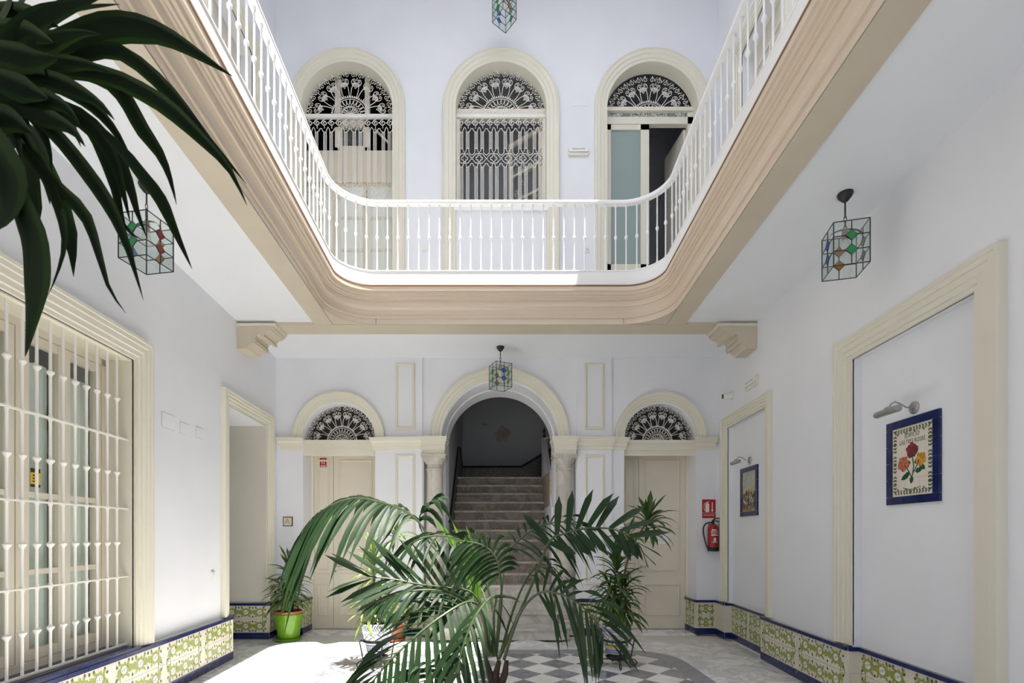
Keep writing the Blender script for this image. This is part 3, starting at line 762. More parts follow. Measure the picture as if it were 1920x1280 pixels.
# ================================================================== IRONWORK (flat patterns of bars, x across, z up)
def spiral(cx, cz, r, turns, a0, s_=1, n=14):
    return [(cx+r*(1-0.82*i/n)*math.cos(a0+s_*turns*2*PI*i/n), cz+r*(1-0.82*i/n)*math.sin(a0+s_*turns*2*PI*i/n)) for i in range(n+1)]
def bars(polys, r, n=4, mname='iron_white', name='ironwork', beads=()):
    b = MB()
    for p in polys: b.tube([Vector((x, 0, z)) for x, z in p], r, n)
    for x, z, q in beads: b.lathe([(0.0, -q), (q*0.8, -q*0.6), (q, 0), (q*0.8, q*0.6), (0.0, q)], (x, 0, z), 6, cap=False)
    return b.mesh(name, mname)
def bez(p0, p1, p2, p3, n=8):
    out = []
    for i in range(n+1):
        t = i/n; u = 1-t
        out.append(tuple(u**3*p0[k]+3*u*u*t*p1[k]+3*u*t*t*p2[k]+t**3*p3[k] for k in (0, 1)))
    return out
FAN = {}
def fan_meshes(Rr):
    key = round(Rr, 3)
    if key in FAN: return FAN[key]
    r = 0.0045
    # palmette pointing along +z, foot at 0
    P_ = []
    for s_ in (-1, 1):
        P_.append(bez((0, 0.66*Rr), (s_*0.10*Rr, 0.66*Rr), (s_*0.135*Rr, 0.74*Rr), (s_*0.10*Rr, 0.80*Rr), 6)+spiral(s_*0.060*Rr, 0.785*Rr, 0.042*Rr, 1.2, 0.4 if s_ > 0 else PI-0.4, s_, 9))
        P_.append([(s_*0.005*Rr, 0.80*Rr), (0, 0.86*Rr)])
    for a in (-62, -32, 0, 32, 62):
        L = (0.10 if a else 0.13)*Rr; t = math.radians(a); ca, sa = math.cos(t), math.sin(t)
        lp = []
        for i in range(9):
            q = 2*PI*i/8; x = 0.020*Rr*math.sin(q); z = -(1-math.cos(q))*0.5*L
            lp.append((x*ca-z*sa*-1*1.0 if False else x*ca+z*sa, 0.74*Rr-x*sa+z*ca))
        P_.append(lp)
    pal = bars(P_, r, 4, name='palmette')
    ry = []
    for s_ in (-1, 1):
        ry.append(bez((s_*0.018*Rr, 0.42*Rr), (s_*0.02*Rr, 0.56*Rr), (s_*0.05*Rr, 0.66*Rr), (s_*0.085*Rr, 0.72*Rr), 5))
    ray = bars(ry, r*1.15, 4, name='ray')
    sc_ = [spiral(0, 0.905*Rr, 0.062*Rr, 1.35, -0.4, 1, 12), [(0.062*Rr, 0.89*Rr), (0.09*Rr, 0.94*Rr), (0.11*Rr, 0.975*Rr)]]
    scr = bars(sc_, r, 4, name='scroll', beads=[(0.0, 0.975*Rr, 0.012)])
    ro_ = [arc(0, 0, 0.40*Rr, 0, PI, 28), arc(0, 0, 0.36*Rr, 0, PI, 28), arc(0, 0, 0.20*Rr, 0, PI, 18), arc(0, 0, 0.175*Rr, 0, PI, 18), [(-Rr, 0.006), (Rr, 0.006)]]
    for i in range(12):
        a = PI*(i+0.5)/12; w = PI/12*0.5
        ro_.append([(0.36*Rr*math.cos(a-w), 0.36*Rr*math.sin(a-w)), (0.26*Rr*math.cos(a-w*0.7), 0.26*Rr*math.sin(a-w*0.7)), (0.225*Rr*math.cos(a), 0.225*Rr*math.sin(a)), (0.26*Rr*math.cos(a+w*0.7), 0.26*Rr*math.sin(a+w*0.7)), (0.36*Rr*math.cos(a+w), 0.36*Rr*math.sin(a+w))])
    for a in range(1, 8): t = PI*a/8; ro_.append([(0.02*Rr*math.cos(t), 0.02*Rr*math.sin(t)), (0.17*Rr*math.cos(t), 0.17*Rr*math.sin(t))])
    for s_ in (-1, 1): ro_.append(spiral(s_*0.08*Rr, 0.07*Rr, 0.06*Rr, 1.3, 0, s_, 9))
    bd = [(0.42*Rr*math.cos(PI*i/24), 0.42*Rr*math.sin(PI*i/24), 0.011) for i in range(25)]
    ros = bars(ro_, r, 4, name='rosette', beads=bd)
    FAN[key] = (pal, ray, scr, ros); return FAN[key]
def fanlight(parent, inv_, c, y, zs, Rr):
    pal, ray, scr, ros = fan_meshes(Rr)
    base = inv_ @ T(c, y, zs)
    g = obj('fanlight_grille', ros, parent, base); g['label'] = 'white wrought iron fanlight grille'
    for k in range(8): obj('palmette', pal, g, R(PI/2-PI*(k+0.5)/8, 'Y'))
    for k in range(9):
        if 0 < k < 8: obj('ray', ray, g, R(PI/2-PI*k/8, 'Y'))
    for k in range(18): obj('scroll', scr, g, R(PI/2-PI*(k+0.5)/18, 'Y') @ S(1 if k < 9 else -1, 1, 1))
    return g
def module(v, w):
    """v: heights for one bay of the lower grille, w bay width"""
    P_ = []; q = w
    top, mid, bot = v
    def loops(zt, zb, tip_top, tip_bot):
        out = []
        out.append([(-0.12*q, zt-0.03), (-0.12*q, zb+0.04), (0, zb), (0.12*q, zb+0.04), (0.12*q, zt-0.03), (0.07*q, zt+0.005), (0, zt+0.03), (-0.07*q, zt+0.005), (-0.12*q, zt-0.03)])
        for s_ in (-1, 1):
            out.append([(s_*0.5*q, zt+0.01), (s_*0.42*q, zt+0.0), (s_*0.38*q, zt-0.03), (s_*0.30*q, zt-0.035), (s_*0.30*q, zb+0.005), (s_*0.40*q, zb-0.02), (s_*0.5*q, zb-0.035)])
            for zz in (zt-0.05, zb+0.07): out.append([(s_*0.12*q, zz), (s_*0.30*q, zz)])
            out.append([(s_*0.21*q, zt-0.05), (s_*0.21*q, zb+0.07)])
        return out
    P_ += loops(top, mid+0.085, 0, 0)
    h_ = 0.072
    hx = [(-0.22*q, mid+h_), (0.22*q, mid+h_), (0.5*q, mid), (0.22*q, mid-h_), (-0.22*q, mid-h_), (-0.5*q, mid), (-0.22*q, mid+h_)]
    P_.append(hx)
    for a in range(4):
        t = PI/2*a; P_.append(arc(0.13*q*math.cos(t), mid+0.13*q*math.sin(t), 0.10*q, t-2.2, t+2.2, 8))
    if bot is not None: P_ += loops(mid-0.085, bot, 0, 0)
    return P_
def lower_grille(parent, inv_, c, y, zt, half, mid, bot, name='window_grille'):
    w = 2*half/6
    g = obj(name, bars([[(-half, 0.0), (half, 0.0)], [(-half, bot-zt), (half, bot-zt)], [(-half, bot-zt), (-half, 0)], [(half, bot-zt), (half, 0)]], 0.011, 4, name='frame'), parent, inv_ @ T(c, y, zt))
    g['label'] = 'white wrought iron grille'
    mm = bars(module((-0.17, mid-zt, bot-zt+0.03), w), 0.006, 4, name='grille_bay')
    sp = [spiral(0, -0.075, 0.05, 1.5, PI/2, 1, 14), [(0.045, -0.075), (0.055, -0.075)], [(-0.055, -0.075), (-0.045, -0.075)], [(0, -0.125), (0.0, -0.16)], [(0, -0.025), (0, 0)]]
    ss = bars(sp, 0.0065, 4, name='spiral')
    for k in range(6): obj('grille_bay', mm, g, T(-half+w*(k+0.5), 0, 0))
    for k in range(12): obj('spiral', ss, g, T(-half+w/2*(k+0.5), 0, 0))
    return g

# ================================================================== UPPER OPENINGS OF THE END WALL
GY = YB+0.14
def room_box(name, x0, x1, y0, y1, z0, z1, mname, lab):
    b = MB(); t = 0.05
    b.box(x0-t, x1+t, y1, y1+t, z0, z1); b.box(x0-t, x0, y0, y1, z0, z1); b.box(x1, x1+t, y0, y1, z0, z1)
    b.box(x0-t, x1+t, y0, y1+t, z0-t, z0); b.box(x0-t, x1+t, y0, y1+t, z1, z1+t)
    return struct(b, name, mname, lab)
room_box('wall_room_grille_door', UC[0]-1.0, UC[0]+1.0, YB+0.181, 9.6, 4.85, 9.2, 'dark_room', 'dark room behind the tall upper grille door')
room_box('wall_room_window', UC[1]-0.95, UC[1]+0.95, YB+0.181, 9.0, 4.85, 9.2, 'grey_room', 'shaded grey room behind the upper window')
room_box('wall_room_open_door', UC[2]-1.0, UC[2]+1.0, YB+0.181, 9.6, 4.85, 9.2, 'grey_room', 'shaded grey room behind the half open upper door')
# -- tall grille door
w1 = empty('door_1', (UC[0], YB+0.13, 4.62), 'tall arched upper door with white wrought iron grille', None, kind='structure'); i1 = w1.matrix_basis.inverted()
fanlight(w1, i1, UC[0], GY, UZ+0.02, UR-0.01)
mb = MB(); mb.box(UC[0]-UR, UC[0]+UR, GY-0.02, GY+0.03, UZ-0.03, UZ+0.02); build(mb, 'transom', 'iron_white', w1, mtx=i1)
zz = lambda py: HC+(CY-py)*(GY)/F
lower_grille(w1, i1, UC[0], GY, UZ-0.03, UR-0.012, zz(360), zz(520), 'door_grille')
def fr(mbx, x0, x1, z0, z1, w, y0, y1):
    mbx.box(x0, x0+w, y0, y1, z0, z1); mbx.box(x1-w, x1, y0, y1, z0, z1); mbx.box(x0+w, x1-w, y0, y1, z1-w, z1); mbx.box(x0+w, x1-w, y0, y1, z0, z0+w)
yy = YB+0.24
# the casement behind: frame, middle sash, cornice panel and glazed doors
mb = MB(); xa = lambda px: (px-CX)*yy/F; za = lambda py: HC+(CY-py)*yy/F
mb.box(xa(628), xa(638), yy, yy+0.06, za(283), 9.1); mb.box(xa(684), xa(693), yy, yy+0.06, za(283), 9.1); mb.box(xa(628), xa(693), yy, yy+0.06, za(238), za(222)); mb.box(xa(628), xa(693), yy, yy+0.06, za(283), za(276))
fr(mb, xa(638), xa(684), za(276), za(228), 0.03, yy+0.01, yy+0.05); build(mb, 'casement', 'cream_door', w1, mtx=i1)
mb = MB(); mb.box(xa(640), xa(682), yy+0.02, yy+0.03, za(274), za(230)); build(mb, 'pane', 'window_glass', w1, mtx=i1)
mb = MB(); mb.tube([(xa(700), yy+0.1, za(233)), (xa(725), yy+0.1, za(258))], 0.02, 4); build(mb, 'strut', 'cream_door', w1, mtx=i1)
mb = MB(); mb.box(UC[0]-UR-0.05, UC[0]+UR+0.05, yy-0.01, yy+0.07, za(338), za(283)); mb.box(UC[0]-UR-0.05, UC[0]+UR+0.05, yy-0.035, yy+0.07, za(344), za(337)); build(mb, 'cornice_panel', 'cream_door', w1, mtx=i1)
for k in range(3):
    x0 = UC[0]-UR-0.02+k*0.475; x1 = x0+0.465
    mb = MB(); fr(mb, x0, x1, 4.65, za(344), 0.05, yy, yy+0.05)
    for py in (408, 468): mb.box(x0, x1, yy+0.005, yy+0.045, za(py)-0.02, za(py)+0.02)
    lf = build(mb, 'door_leaf', 'cream_door', w1, mtx=i1)
    mb = MB(); mb.box(x0+0.03, x1-0.03, yy+0.02, yy+0.03, 4.7, za(346)); build(mb, 'pane', 'curtain', w1, mtx=i1)
# -- window with quatrefoil grille
w2 = empty('window_1', (UC[1], YB+0.13, SILL), 'arched upper window behind a white quatrefoil grille, one casement ajar', None, kind='structure'); i2 = w2.matrix_basis.inverted()
fanlight(w2, i2, UC[1], GY, UZ+0.02, UR-0.01)
mb = MB(); mb.box(UC[1]-UR, UC[1]+UR, GY-0.02, GY+0.03, UZ-0.03, UZ+0.02); build(mb, 'transom', 'iron_white', w2, mtx=i2)
lower_grille(w2, i2, UC[1], GY, UZ-0.03, UR-0.012, zz(297), zz(386))
mb = MB(); mb.box(UC[1]-UR-0.02, UC[1]+UR+0.02, YB-0.03, YB+0.35, SILL-0.05, SILL); build(mb, 'window_sill', 'white_paint', w2, mtx=i2)
mb = MB(); x0, x1 = UC[1]-UR, UC[1]+UR
mb.box(x0, x0+0.05, yy-0.1, yy, SILL, UZ); mb.box(x1-0.05, x1, yy-0.1, yy, SILL, UZ); mb.box(x0, x1, yy-0.1, yy, za(230), za(214)); mb.box(x0, x1, yy-0.1, yy, SILL, SILL+0.05); build(mb, 'window_frame', 'cream_door', w2, mtx=i2)
cas = Matrix.Translation((x1-0.05, yy+0.02, SILL+0.05)) @ R(math.radians(-38))
mb = MB(); fr(mb, -0.66, 0, 0, za(232)-SILL-0.05, 0.065, 0, 0.045)
for q in (0.36, 0.70): mb.box(-0.6, -0.05, 0.005, 0.04, 1.25*q-0.02, 1.25*q+0.02)
cs = build(mb, 'casement', 'cream_door', w2, mtx=i2 @ cas)
mb = MB(); mb.box(-0.62, -0.04, 0.018, 0.024, 0.05, za(232)-SILL-0.1); build(mb, 'pane', 'window_glass', cs)
# lace curtain of loops behind the casement
rnd = random.Random(5); lc = []
for k in range(26):
    lc.append(spiral(-0.6+0.52*rnd.random(), 0.1+1.1*rnd.random(), 0.05+0.03*rnd.random(), 1.1, rnd.random()*6, rnd.choice((-1, 1)), 9))
obj('lace', bars(lc, 0.006, 3, 'curtain', 'lace'), cs, T(0, 0.05, 0))
# -- door with frosted glass, other leaf open
w3 = empty('door_2', (UC[2], YB+0.13, 4.62), 'arched upper door, one leaf frosted green glass, the other open', None, kind='structure'); i3 = w3.matrix_basis.inverted()
fanlight(w3, i3, UC[2], GY+0.04, UZ-0.02, UR-0.01)
yd = YB+0.2; xa = lambda px: (px-CX)*yd/F; za = lambda py: HC+(CY-py)*yd/F
x0, x1 = UC[2]-UR, UC[2]+UR
mb = MB(); mb.box(x0, x1, yd-0.06, yd+0.02, za(213), za(206)); mb.box(x0, x1, yd-0.04, yd+0.04, za(236), za(223)); mb.box(x1-0.09, x1, yd-0.04, yd+0.04, 4.62, za(214)); mb.box(x0, x0+0.03, yd-0.04, yd+0.04, 4.62, za(214)); build(mb, 'door_frame', 'cream', w3, mtx=i3)
mb = MB(); mb.box(x0, x1-0.09, yd, yd+0.01, za(223), za(213)); build(mb, 'pane', 'frosted', w3, mtx=i3)
xm = xa(1216)
mb = MB(); b0 = x0+0.03; mb.box(b0, b0+0.07, yd-0.03, yd+0.02, 4.65, za(236)); mb.box(xm-0.13, xm, yd-0.03, yd+0.02, 4.65, za(236)); mb.box(b0, xm, yd-0.03, yd+0.02, za(246), za(236)); mb.box(b0, xm, yd-0.03, yd+0.02, 4.65, za(497))
dl_ = build(mb, 'door_leaf', 'cream', w3, mtx=i3)
mb = MB(); mb.box(b0+0.06, xm-0.12, yd-0.01, yd, za(499), za(244)); build(mb, 'pane', 'frosted', w3, mtx=i3)
mb = MB(); mb.box(0, 0.04, 0, 0.62, 4.65, za(240)); build(mb, 'open_leaf', 'cream', w3, mtx=i3 @ T(x1-0.135, yd+0.03, 0) @ R(math.radians(8)))
mb = MB()
for py in (265, 370, 440): mb.box(x1-0.10, x1-0.08, yd-0.06, yd-0.03, za(py)-0.07, za(py)+0.07)
build(mb, 'hinge', 'steel', w3, mtx=i3)
# upper side doors (plain cream leaves in the side galleries)
NDO = 2
for mp_, nm in ((mpL, 'barred window'), (mpR, 'rose plaque')):
    for u0 in (5.62, 2.9):
        NDO += 1
        mb = MB(); mb.sheet(rect(u0, u0+1.1, 4.62, 8.0), [], lambda u, v, h: mp_(u, v, h-0.16), 0.06)
        dd_ = struct(mb, 'door_%d' % NDO, 'beige_wall', 'cream upper gallery door on the side of the %s' % nm)
        for q in (0.08, 0.58):
            for z0, z1 in ((4.8, 5.7), (5.85, 7.7)):
                mb = MB(); mb.sweep([(u0+q, z0), (u0+q+0.44, z0), (u0+q+0.44, z1), (u0+q, z1)], [(0, -0.16), (0, -0.14), (0.02, -0.135), (0.035, -0.14), (0.035, -0.16)], mp_, 1, closed=True); build(mb, 'panel_moulding', 'cream', dd_)

# ================================================================== LOWER DOORS
YD = 7.95
def lower_door(c, split, lab, flip):
    global NDO
    NDO += 1
    e = empty('door_%d' % NDO, (c, YD, 0), lab, None, kind='structure'); iv = e.matrix_basis.inverted()
    x0, x1 = c-DR, c+DR
    mb = MB(); mb.box(x0, x0+0.035, YD-0.05, YD+0.02, 0, 2.80); mb.box(x1-0.035, x1, YD-0.05, YD+0.02, 0, 2.80); mb.box(x0, x1, YB+0.03, YD+0.02, 2.80, 2.90); mb.box(x0, x1, YB+0.0, YD, 2.90, 2.955); mb.box(x0, x1, YB+0.05, YB+0.1, 2.72, 2.80); build(mb, 'lintel', 'cream', e, mtx=iv)
    for a, b, tag_ in ((x0+0.037, split-0.003, 0), (split+0.003, x1-0.037, 1)):
        mb = MB(); mb.box(a, b, YD-0.02, YD+0.02, 0.008, 2.79); leaf = build(mb, 'door_leaf', 'cream_door', e, mtx=iv)
        m_ = min(0.09, (b-a)*0.2)
        for z0, z1 in ((0.22, 0.72), (0.93, 2.70)):
            mb = MB(); mb.sweep([(a+m_, z0), (b-m_, z0), (b-m_, z1), (a+m_, z1)], [(0, 0), (0, 0.014), (0.010, 0.020), (0.022, 0.012), (0.026, 0)], lambda u, v, h: Vector((u, YD-0.02-h, v)), 1, closed=True); build(mb, 'panel_moulding', 'cream_door', leaf)
        mb = MB(); mb.box(a+m_*0.7, b-m_*0.7, YD-0.032, YD-0.02, 0.865, 0.885); build(mb, 'rail_strip', 'cream_door', leaf)
        if tag_:
            mb = MB(); mb.lathe([(0.022, 0), (0.022, 0.01), (0.01, 0.015), (0.01, 0.04)], n=10)
            h_ = build(mb, 'door_handle', 'steel', leaf, True, mtx=T(a+0.035, YD-0.02, 1.0) @ R(PI/2, 'X'))
            mb = MB(); mb.tube([(0, 0, 0.04), (0.11, 0, 0.045)], 0.008, 6); build(mb, 'lever', 'steel', h_)
            mb = MB(); mb.lathe([(0.02, 0), (0.02, 0.012), (0.012, 0.014)], n=10); build(mb, 'keyhole_plate', 'steel', leaf, True, mtx=T(a+0.035, YD-0.02, 0.92) @ R(PI/2, 'X'))
    mb = MB(); mb.box(x0-0.15, x1+0.15, YD+0.03, YD+0.06, -0.02, 2.95); build(mb, 'door_backing', 'dark_room', e, mtx=iv)  # unseen dark panel added to block light leaking under the leaves
    mb = MB(); mb.box(x0, x1, YB, YD+0.1, -0.03, 0.0); build(mb, 'threshold', 'marble_white', floor)
    # dark space behind the fanlight
    mb = MB(); mb.box(x0-0.1, x1+0.1, YB+0.2, YB+0.22, 2.9, 3.62); build(mb, 'fanlight_backing', 'dark_room', e, mtx=iv)
    fanlight(e, iv, c, YB+0.14, 2.965, DR-0.006)
    return e, iv
d_l, id_l = lower_door(-DC, (626-CX)*YD/F, 'cream panelled double door with the red notice', 0)
d_r, id_r = lower_door(DC, (1197-CX)*YD/F, 'cream panelled double door with the paper notice', 0)
# space behind the cased opening in the left wall
mb = MB(); mb.box(XL(7.2)-0.72, XL(7.2)-0.64, 5.8, 7.4, 0, 3.3)
NDO += 1
dk = struct(mb, 'door_%d' % NDO, 'green_door', 'dark green door deep inside the cased opening')
mb = MB(); mb.box(XL(7.19)-0.60, XL(7.19)-0.0, 7.187, 7.19, 0.52, 3.08); build(mb, 'reveal_lining', 'beige_wall', wall_left)
mb = MB(); mb.box(XL(7.2)-0.75, XL(6.0)+0.0, 6.0, 7.2, -0.03, -0.0005); build(mb, 'threshold', 'marble_white', floor)
# stop light leaking around the house at roof openings and rear: lintels above doors are part of the walls

# ================================================================== BARRED WINDOW
wx = lambda y: XL(y)-0.25
wv = empty('window_2', (XL(3.4), 3.4, 0.53), 'large window with cream frames and pale curtains behind iron bars', None, kind='structure'); iw = wv.matrix_basis.inverted()
mpW = lambda u, v, h: Vector((XL(u)-0.25+h, u, v))
def wbox(mbx, u0, u1, v0, v1, h0, h1): mbx.box(u0, u1, v0, v1, h0, h1, lambda a, b, c_: mpW(a, b, c_))
mb = MB(); wbox(mb, 4.24, 4.30, 0.53, 3.02, -0.06, 0.02); wbox(mb, win[0], win[0]+0.06, 0.53, 3.02, -0.06, 0.02); wbox(mb, win[0], 4.30, 2.95, 3.02, -0.06, 0.02); wbox(mb, win[0], 4.30, 0.53, 0.60, -0.06, 0.03); wbox(mb, 3.425, 3.475, 0.6, 2.95, -0.06, 0.02)
build(mb, 'window_frame', 'cream_door', wv, mtx=iw)
for a, b in ((3.85, 4.235), (3.48, 3.845), (3.055, 3.42), (2.67, 3.05)):
    mb = MB(); wbox(mb, a, a+0.055, 0.605, 2.945, -0.04, 0.015); wbox(mb, b-0.055, b, 0.605, 2.945, -0.04, 0.015)
    for v0, v1 in ((0.605, 0.68), (2.88, 2.945), (1.77, 1.81), (1.215, 1.255)): wbox(mb, a+0.055, b-0.055, v0, v1, -0.038, 0.013)
    lf = build(mb, 'casement', 'cream_door', wv, mtx=iw)
    for v0, v1 in ((0.68, 1.215), (1.255, 1.77), (1.81, 2.88)):
        mb = MB(); wbox(mb, a+0.05, b-0.05, v0-0.005, v1+0.005, -0.016, -0.01); build(mb, 'pane', 'window_glass', lf)
    mb = MB(); nq = 18; o = 0
    for i in range(nq+1):
        u = a+0.03+(b-a-0.05)*i/nq; hh = -0.10+0.018*math.sin(i*1.9)+0.010*math.sin(i*0.7+a*5)
        mb.v += [mpW(u, 0.62, hh-0.01*math.sin(i*1.3)), mpW(u, 2.80-0.02*abs(math.sin(i*0.8)), hh)]
    for i in range(nq): mb.face((2*i, 2*i+2, 2*i+3, 2*i+1))
    build(mb, 'curtain', 'curtain', wv, True, mtx=iw)
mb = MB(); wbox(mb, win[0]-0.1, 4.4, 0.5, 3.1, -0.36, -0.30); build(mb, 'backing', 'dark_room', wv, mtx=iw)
mb = MB(); mb.box(4.288, 4.2995, 0.535, 3.018, -0.001, 0.24, lambda a, b, c_: mpW(a, b, c_)); mb.box(win[0], 4.299, 3.008, 3.0195, 0.0, 0.24, lambda a, b, c_: mpW(a, b, c_)); build(mb, 'reveal_lining', 'cream', wv, mtx=iw)
mb = MB(); mb.box(win[0], 4.299, 0.5205, 0.545, 0.025, 0.315, lambda a, b, c_: mpW(a, b, c_)); build(mb, 'window_sill', 'tile_blue', wv, mtx=iw)
# bars
g = empty('window_bars', (XL(3.4)-0.05, 3.4, 0.55), 'white iron bars with knobs across the large window', 'window bars'); ig = g.matrix_basis.inverted()
gx = lambda y: XL(y)-0.05
for z in (2.323, 1.727, 1.144, 0.566):
    mb = MB(); mb.box(win[0]+0.001, 4.2985, z-0.006, z+0.006, -0.014, 0.014, lambda a, b, c_: Vector((gx(a)+c_, a, b))); build(mb, 'cross_bar', 'iron_white', g, mtx=ig)
pr_ = [(0.0095, 0.56)]
for z in (0.851, 1.437, 2.024, 2.646): pr_ += [(0.0095, z-0.03), (0.012, z-0.022), (0.024, z-0.006), (0.025, z+0.004), (0.012, z+0.014), (0.0095, z+0.022)]
for z in (1.144, 1.727, 2.323): pr_ += [(0.0095, z-0.025), (0.014, z-0.014), (0.014, z+0.014), (0.0095, z+0.025)]
pr_ = sorted(pr_, key=lambda p: p[1])+[(0.0095, 3.008)]
mb = MB(); mb.lathe(pr_, n=8); vb = mb.mesh('bar', 'iron_white', True)
for k in range(15):
    y = 4.164-0.1115*k
    if y > win[0]+0.03: obj('bar', vb, g, ig @ T(gx(y), y, 0))
st = empty('alarm_sticker', mpW(3.617, 1.92, -0.008), 'small black and yellow alarm sticker on the window glass', 'sticker')
is_ = st.matrix_basis.inverted()
for v0, v1, mn, nm in ((1.955, 1.985, 'black', 'header'), (1.87, 1.955, 'yellow', 'panel'), (1.85, 1.87, 'black', 'footer')):
    mb = MB(); mb.box(3.575, 3.655, v0, v1, -0.009, -0.007, lambda a, b, c_: mpW(a, b, c_)); build(mb, nm, mn, st, mtx=is_)
mb = MB()
for q in range(3): mb.box(3.59, 3.64, 1.885+q*0.022, 1.895+q*0.022, -0.0075, -0.0065, lambda a, b, c_: mpW(a, b, c_))
build(mb, 'print_lines', 'black', st, mtx=is_)
# ================================================================== LANTERNS
m_ = MB(); hw, hh = 0.122, 0.335; r_ = 0.0038
def V3(*a): return Vector(a)
LZ = -0.27          # top of the glass box below the ceiling
def lantern(loc, rz, cols, drop, lab):
    """cols: glass of the four faces"""
    e = empty('lantern', loc, lab, 'lantern', rz=rz); zt = -drop; zb = zt-hh
    mb = MB(); mb.lathe([(0.055, 0), (0.056, -0.012), (0.048, -0.03), (0.022, -0.062), (0.010, -0.07)], n=18); build(mb, 'ceiling_rose', 'iron_black', e, True)
    mb = MB(); mb.tube([(0, 0, -0.06), (0, 0, -(drop-0.13))], 0.006, 6); build(mb, 'rod', 'iron_black', e)
    z = -(drop-0.135); k = 0
    while z > zt+0.012:
        q = [(0.010*math.cos(t), 0.024*math.sin(t)) for t in [2*PI*i/10 for i in range(10)]]
        mb = MB(); mb.tube([V3(x, 0, z-0.02+w) if k % 2 else V3(0, x, z-0.02+w) for x, w in q], 0.003, 5, closed=True); build(mb, 'chain_link', 'iron_black', e)
        z -= 0.036; k += 1
    mb = MB()
    cs = [(hw, hw), (-hw, hw), (-hw, -hw), (hw, -hw)]
    for x, y in cs: mb.tube([(x, y, zb), (x, y, zt)], r_*1.15, 4)
    for zz_ in (zb, zt): 
        for i in range(4): mb.tube([(*cs[i], zz_), (*cs[(i+1) % 4], zz_)], r_, 4)
    build(mb, 'frame', 'black_lead', e)
    mb = MB(); n_ = 10
    for i in range(n_):
        a0, a1 = PI*i/n_, PI*(i+1)/n_
        p = [( -hw*math.cos(a), 0, zt-0.065+0.065*math.sin(a)) for a in (a0, a1)]
        o = len(mb.v)
        for q in p: mb.v += [V3(q[0], -0.012, q[2]), V3(q[0], 0.012, q[2])]
        mb.face((o, o+1, o+3, o+2))
    build(mb, 'strap', 'iron_black', e)
    mb = MB(); mb.lathe([(0.016, zt), (0.022, zt-0.02), (0.024, zt-0.075), (0.02, zt-0.08)], n=12); build(mb, 'lamp_holder', 'socket', e, True)
    mb = MB(); mb.lathe([(0.014, zt-0.08), (0.026, zt-0.105), (0.030, zt-0.13), (0.022, zt-0.155), (0.0, zt-0.163)], n=12); build(mb, 'bulb', 'bulb', e, True)
    dq = 0.042
    for f in range(4):
        fm = R(PI/2*f) @ T(0, -hw, 0)
        g = MB()
        z1, z2 = zb+hh*0.335, zb+hh*0.665
        for a, b in ((zb, z1-dq), (z1+dq, z2-dq), (z2+dq, zt)): g.tube([(0, 0, a), (0, 0, b)], r_, 4)
        for zc_ in (z1, z2):
            for s_ in (-1, 1): g.tube([(s_*dq, 0, zc_), (s_*hw, 0, zc_)], r_, 4)
            g.tube([(dq, 0, zc_), (0, 0, zc_+dq), (-dq, 0, zc_), (0, 0, zc_-dq)], r_*1.3, 4, closed=True)
        fo = build(g, 'leading', 'black_lead', e, mtx=fm)
        for zc_ in (z1, z2):
            g = MB(); g.prism([(dq, zc_), (0, zc_+dq), (-dq, zc_), (0, zc_-dq)], -0.0015, 0.0015, lambda a, b, h: V3(a, h, b)); build(g, 'diamond_pane', cols[f], fo)
        # clear glass around the diamonds
        g = MB(); g.sheet([(-hw, zb), (hw, zb), (hw, zt), (-hw, zt)], [[(dq, zc_), (0, zc_+dq), (-dq, zc_), (0, zc_-dq)] for zc_ in (z1, z2)], lambda u, v, h: V3(u, -h, v), 0.0015); build(g, 'clear_pane', 'clear_glass', fo)
    return e
lantern((-2.72, 3.82, ZC), math.radians(-9.5), ['glass_green', 'glass_red', 'glass_amber', 'glass_blue'], 0.285, 'black leaded glass lantern with red, amber and green diamonds, hanging near the barred window')
lantern((2.73, 3.92, ZC), math.radians(-15), ['glass_green', 'glass_brown', 'glass_amber', 'glass_blue'], 0.285, 'black leaded glass lantern with amber and green diamonds, hanging near the rose plaque')
lantern((0.01, 7.11, ZC), math.radians(25), ['glass_blue', 'glass_green', 'glass_brown', 'glass_green'], 0.26, 'black leaded glass lantern with blue and brown diamonds in front of the staircase arch')
lantern((0.065, 7.11, ZT), math.radians(38), ['glass_amber', 'glass_green', 'glass_blue', 'glass_green'], 0.70, 'black leaded glass lantern hanging in the upper gallery above the quatrefoil window')

# ================================================================== THINGS ON THE WALLS
aL = math.atan2(1, -0.072); aR = math.atan2(-1, 0-0.068); 
def onL(y, z, out=0.0): return T(XL(y)+out, y, z) @ R(aL)
def onR(y, z, out=0.0): return T(XR(y)-out, y, z) @ R(aR)
def onB(x, z, out=0.0): return T(x, YB-out, z)
def wall_thing(name, mtx, lab, cat, group=None):
    o = obj(name, None, None, mtx, lab, cat, group); o.empty_display_size = 0.05; return o
def rbox(w, h, d, y0=0.0, bev=0.0):
    """box on the wall: centred in x and z, from y0 out to -d"""
    b = MB()
    if bev:
        p = [(-w/2+bev, -h/2), (w/2-bev, -h/2), (w/2, -h/2+bev), (w/2, h/2-bev), (w/2-bev, h/2), (-w/2+bev, h/2), (-w/2, h/2-bev), (-w/2, -h/2+bev)]
        b.prism(p, y0, -d, lambda a, c, q: V3(a, q, c))
    else: b.box(-w/2, w/2, -d, y0, -h/2, h/2)
    return b
